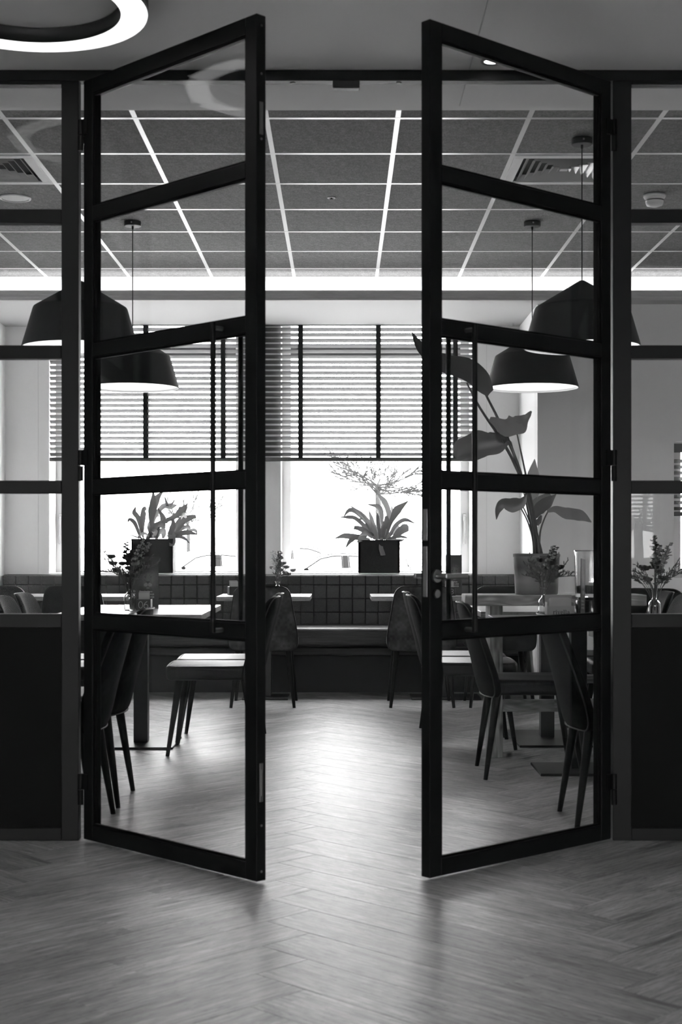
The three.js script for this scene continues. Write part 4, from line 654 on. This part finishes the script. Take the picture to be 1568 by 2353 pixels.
// ------------------------------------------------------------------ outdoors
{
  const GROUND = -0.55;
  const gnd = struct('ground'); part('pavement', bx(-70, 70, GROUND - 0.3, GROUND, -WIN_Z - 0.55, -120), M.ground, gnd); part('pavement_side', bx(-70, -5, GROUND - 0.3, GROUND, -WIN_Z - 0.55, HALL_BACK + 0.35), M.ground, gnd); part('pavement_behind', bx(-70, 70, GROUND - 0.3, GROUND, HALL_BACK + 0.35, 80), M.ground, gnd);
  // cars: side profile along local x, built looking to -x
  function car(label, x, z, turn, s = 1, estate = false) {
    const t = thing('parked_car', label, 'car', x, GROUND, z, turn);
    const body = [[-2.02, 0.42], [-2.06, 0.62], [-1.95, 0.80], [-1.55, 0.92], [-1.0, 0.99], [-0.9, 1.0], [1.55, 1.03], [1.98, 0.98], [2.05, 0.72], [2.02, 0.40], [1.72, 0.32], [1.60, 0.56], [1.30, 0.66], [1.0, 0.56], [0.90, 0.28], [-0.85, 0.28], [-0.95, 0.56], [-1.25, 0.66], [-1.55, 0.56], [-1.65, 0.32]];
    const roof = estate ? [[-1.02, 0.98], [-0.45, 1.36], [-0.1, 1.47], [0.6, 1.50], [1.4, 1.46], [1.85, 1.30], [1.95, 1.02]] : [[-1.02, 0.98], [-0.42, 1.34], [-0.1, 1.44], [0.4, 1.47], [0.95, 1.42], [1.45, 1.24], [1.80, 1.02]];
    const ext = (pts, w, bev) => { const g = new THREE.ExtrudeGeometry(new THREE.Shape(pts.map(([a, b]) => new THREE.Vector2(a * s, b * s))), { depth: w * s, bevelEnabled: true, bevelThickness: bev * s, bevelSize: bev * s * 0.6, bevelSegments: 4 }); g.translate(0, 0, -w * s / 2); return g; };
    part('body', ext(body, 1.52, 0.12), M.carPaint, t); part('cabin', ext(roof, 1.24, 0.14), M.carPaint, t);
    const win = (pts) => { const g = new THREE.ExtrudeGeometry(new THREE.Shape(pts.map(([a, b]) => new THREE.Vector2(a * s, b * s))), { depth: 0.015, bevelEnabled: false }); g.translate(0, 0, 0.765 * s); return g; };
    const edge = (pts) => merge(pts.map((p, i) => { const q = pts[(i + 1) % pts.length]; return tube([V(p[0] * s, p[1] * s, 0.782 * s), V(q[0] * s, q[1] * s, 0.782 * s)], 0.015 * s, 0.015 * s, 5); }));
    const r = (f) => f;
    const wins = [[[-0.80, 1.02], [-0.34, 1.33], [-0.02, 1.40], [0.22, 1.41], [0.24, 1.02]], [[0.44, 1.02], [0.40, 1.41], [0.90, 1.37], [1.20, 1.27], [1.28, 1.03]]];
    for (const w of wins) { part('side_window', win(w), M.carGlass, t); part('window_trim', edge(w), M.carTrim, t); }
    part('quarter_window', win([[1.38, 1.06], [1.34, 1.24], [1.50, 1.15], [1.56, 1.07]]), M.carGlass, t); part('roof_rail', tube([V(-0.2 * s, 1.475 * s, 0.62 * s), V(0.4 * s, 1.51 * s, 0.62 * s), V(1.1 * s, 1.45 * s, 0.62 * s)], 0.028 * s, 0.028 * s, 6), M.carTrim, t);
    part('door_pillar', win([[0.26, 1.0], [0.24, 1.42], [0.38, 1.42], [0.42, 1.0]]), M.carPillar, t);
    part('roof_gutter', tube([V(-1.0 * s, 1.0 * s, 0.77 * s), V(-0.44 * s, 1.37 * s, 0.77 * s), V(0 * s, 1.46 * s, 0.77 * s), V(0.5 * s, 1.48 * s, 0.77 * s), V(1.0 * s, 1.43 * s, 0.77 * s), V(1.5 * s, 1.24 * s, 0.77 * s), V(1.8 * s, 1.02 * s, 0.77 * s)], 0.011 * s, 0.011 * s, 5), M.carTrim, t);
    part('wing_mirror', new THREE.SphereGeometry(0.07 * s, 12, 8).scale(1, 0.7, 0.7).translate(-0.72 * s, 1.04 * s, 0.86 * s), M.carTrim, t);
    for (const wx of [-1.25, 1.30]) for (const sg of [1, -1]) { const w = part('wheel', new THREE.TorusGeometry(0.24 * s, 0.09 * s, 12, 28).translate(wx * s, 0.33 * s, sg * 0.74 * s), M.tyre, t); part('rim', new THREE.CylinderGeometry(0.20 * s, 0.20 * s, 0.08 * s, 20).rotateX(Math.PI / 2).translate(wx * s, 0.33 * s, sg * 0.76 * s), M.steel, w); }
    part('door_seam', merge([bx(0.31 * s, 0.322 * s, 0.5 * s, 1.02 * s, 0.83 * s, 0.888 * s)]), M.carTrim, t);
    return t;
  }
  car('white hatchback seen side-on behind the middle black planter', -0.2, -39, 0);
  car('white estate car behind the hatchback, only its roof showing', -2.1, -48, 0.05, 1.14, true);
  car('white car with curved roof behind the left window planter', -5.55, -32, Math.PI + 0.1, 1.06);
  car('white car nose showing right of the left window planter', -4.1, -42, 0.35);
  car('white car outside the far right window', 9.2, -33, 0.2, 1.1, true);
  // bare trees
  function bareTree(label, x, z, h, crown, seed, flat, name = 'bare_tree', trunkR = 0.07, starts = 13, levels = 4) {
    const t = thing(name, label, name === 'bare_tree' ? 'tree' : 'shrub', x, GROUND, z), R = rng(seed), twigs = [];
    if (h > 0.3) part('trunk', tube([V(0, 0, 0), V(0.03, h * 0.5, 0), V(0, h, 0)], trunkR * 1.3, trunkR, 10), M.bark, t);
    const grow = (p, d, len, r, lev) => {
      const end = p.clone().addScaledVector(d, len), mid = p.clone().lerp(end, 0.5).add(V((R() - 0.5) * len * 0.15, (R() - 0.3) * len * 0.12, (R() - 0.5) * len * 0.15));
      twigs.push(tube([p, mid, end], Math.max(r, 0.0085), Math.max(r * 0.55, 0.0075), lev > 1 ? 4 : 6, lev > 1 ? 2 : 4)); if (lev >= levels) return;
      const n = 3 + (lev === 0 ? 2 : 0);
      for (let i = 0; i < n; i++) { const at = p.clone().lerp(end, 0.35 + 0.65 * (i + R()) / n), nd = d.clone().add(V((R() - 0.5) * 1.3, (R() - 0.35) * (flat ? 0.8 : 1.1), (R() - 0.5) * 1.3)).normalize(); grow(at, nd, len * (0.5 + 0.25 * R()), r * 0.5, lev + 1); }
    };
    for (let i = 0; i < starts; i++) { const a = i / starts * 6.283 + R(), up = flat ? -0.18 + R() * 0.85 : 0.9 + R() * 1.2; grow(V(Math.cos(a) * 0.04, h - 0.25 * R() * Math.min(1, h), Math.sin(a) * 0.04), V(Math.cos(a), up, Math.sin(a)).normalize(), crown * (0.45 + 0.25 * R()), trunkR * 0.32, 1); }
    const b = part('branches', merge(twigs), M.bark, t); b.userData.kind = 'stuff'; return t;
  }
  bareTree('bare tree with wide flat crown of twigs behind the middle planter', 0.74, -29, 2.92, 1.25, 3, true, 'bare_tree', 0.055, 16);
  bareTree('smaller bare tree with twiggy crown behind the left window planter', -4.9, -46, 2.5, 1.4, 8, true, 'bare_tree', 0.05, 14);
  bareTree('bare tree outside the far right window', 8.6, -30, 3.0, 1.6, 15, true, 'bare_tree', 0.06, 12, 3);
  bareTree('bare tree seen through the hall window', 5.6, 16, 2.2, 1.6, 16, true, 'bare_tree', 0.08, 12, 3);
  const S = [[-2.6, 'thin bare shrub behind the estate car roof', 21], [0.4, 'thin bare shrub left of the flat crowned tree', 22], [-5.4, 'thin bare shrub between the two left cars', 23], [3.2, 'thin bare shrub right of the flat crowned tree', 24], [-8.2, 'thin bare shrub beyond the left car roof', 25]];
  for (const [x, l, sd] of S) bareTree(l, x, -60, 0.1, 2.4, sd, false, 'bare_shrub', 0.03, 9, 3);
}
renderer.render(scene, camera);
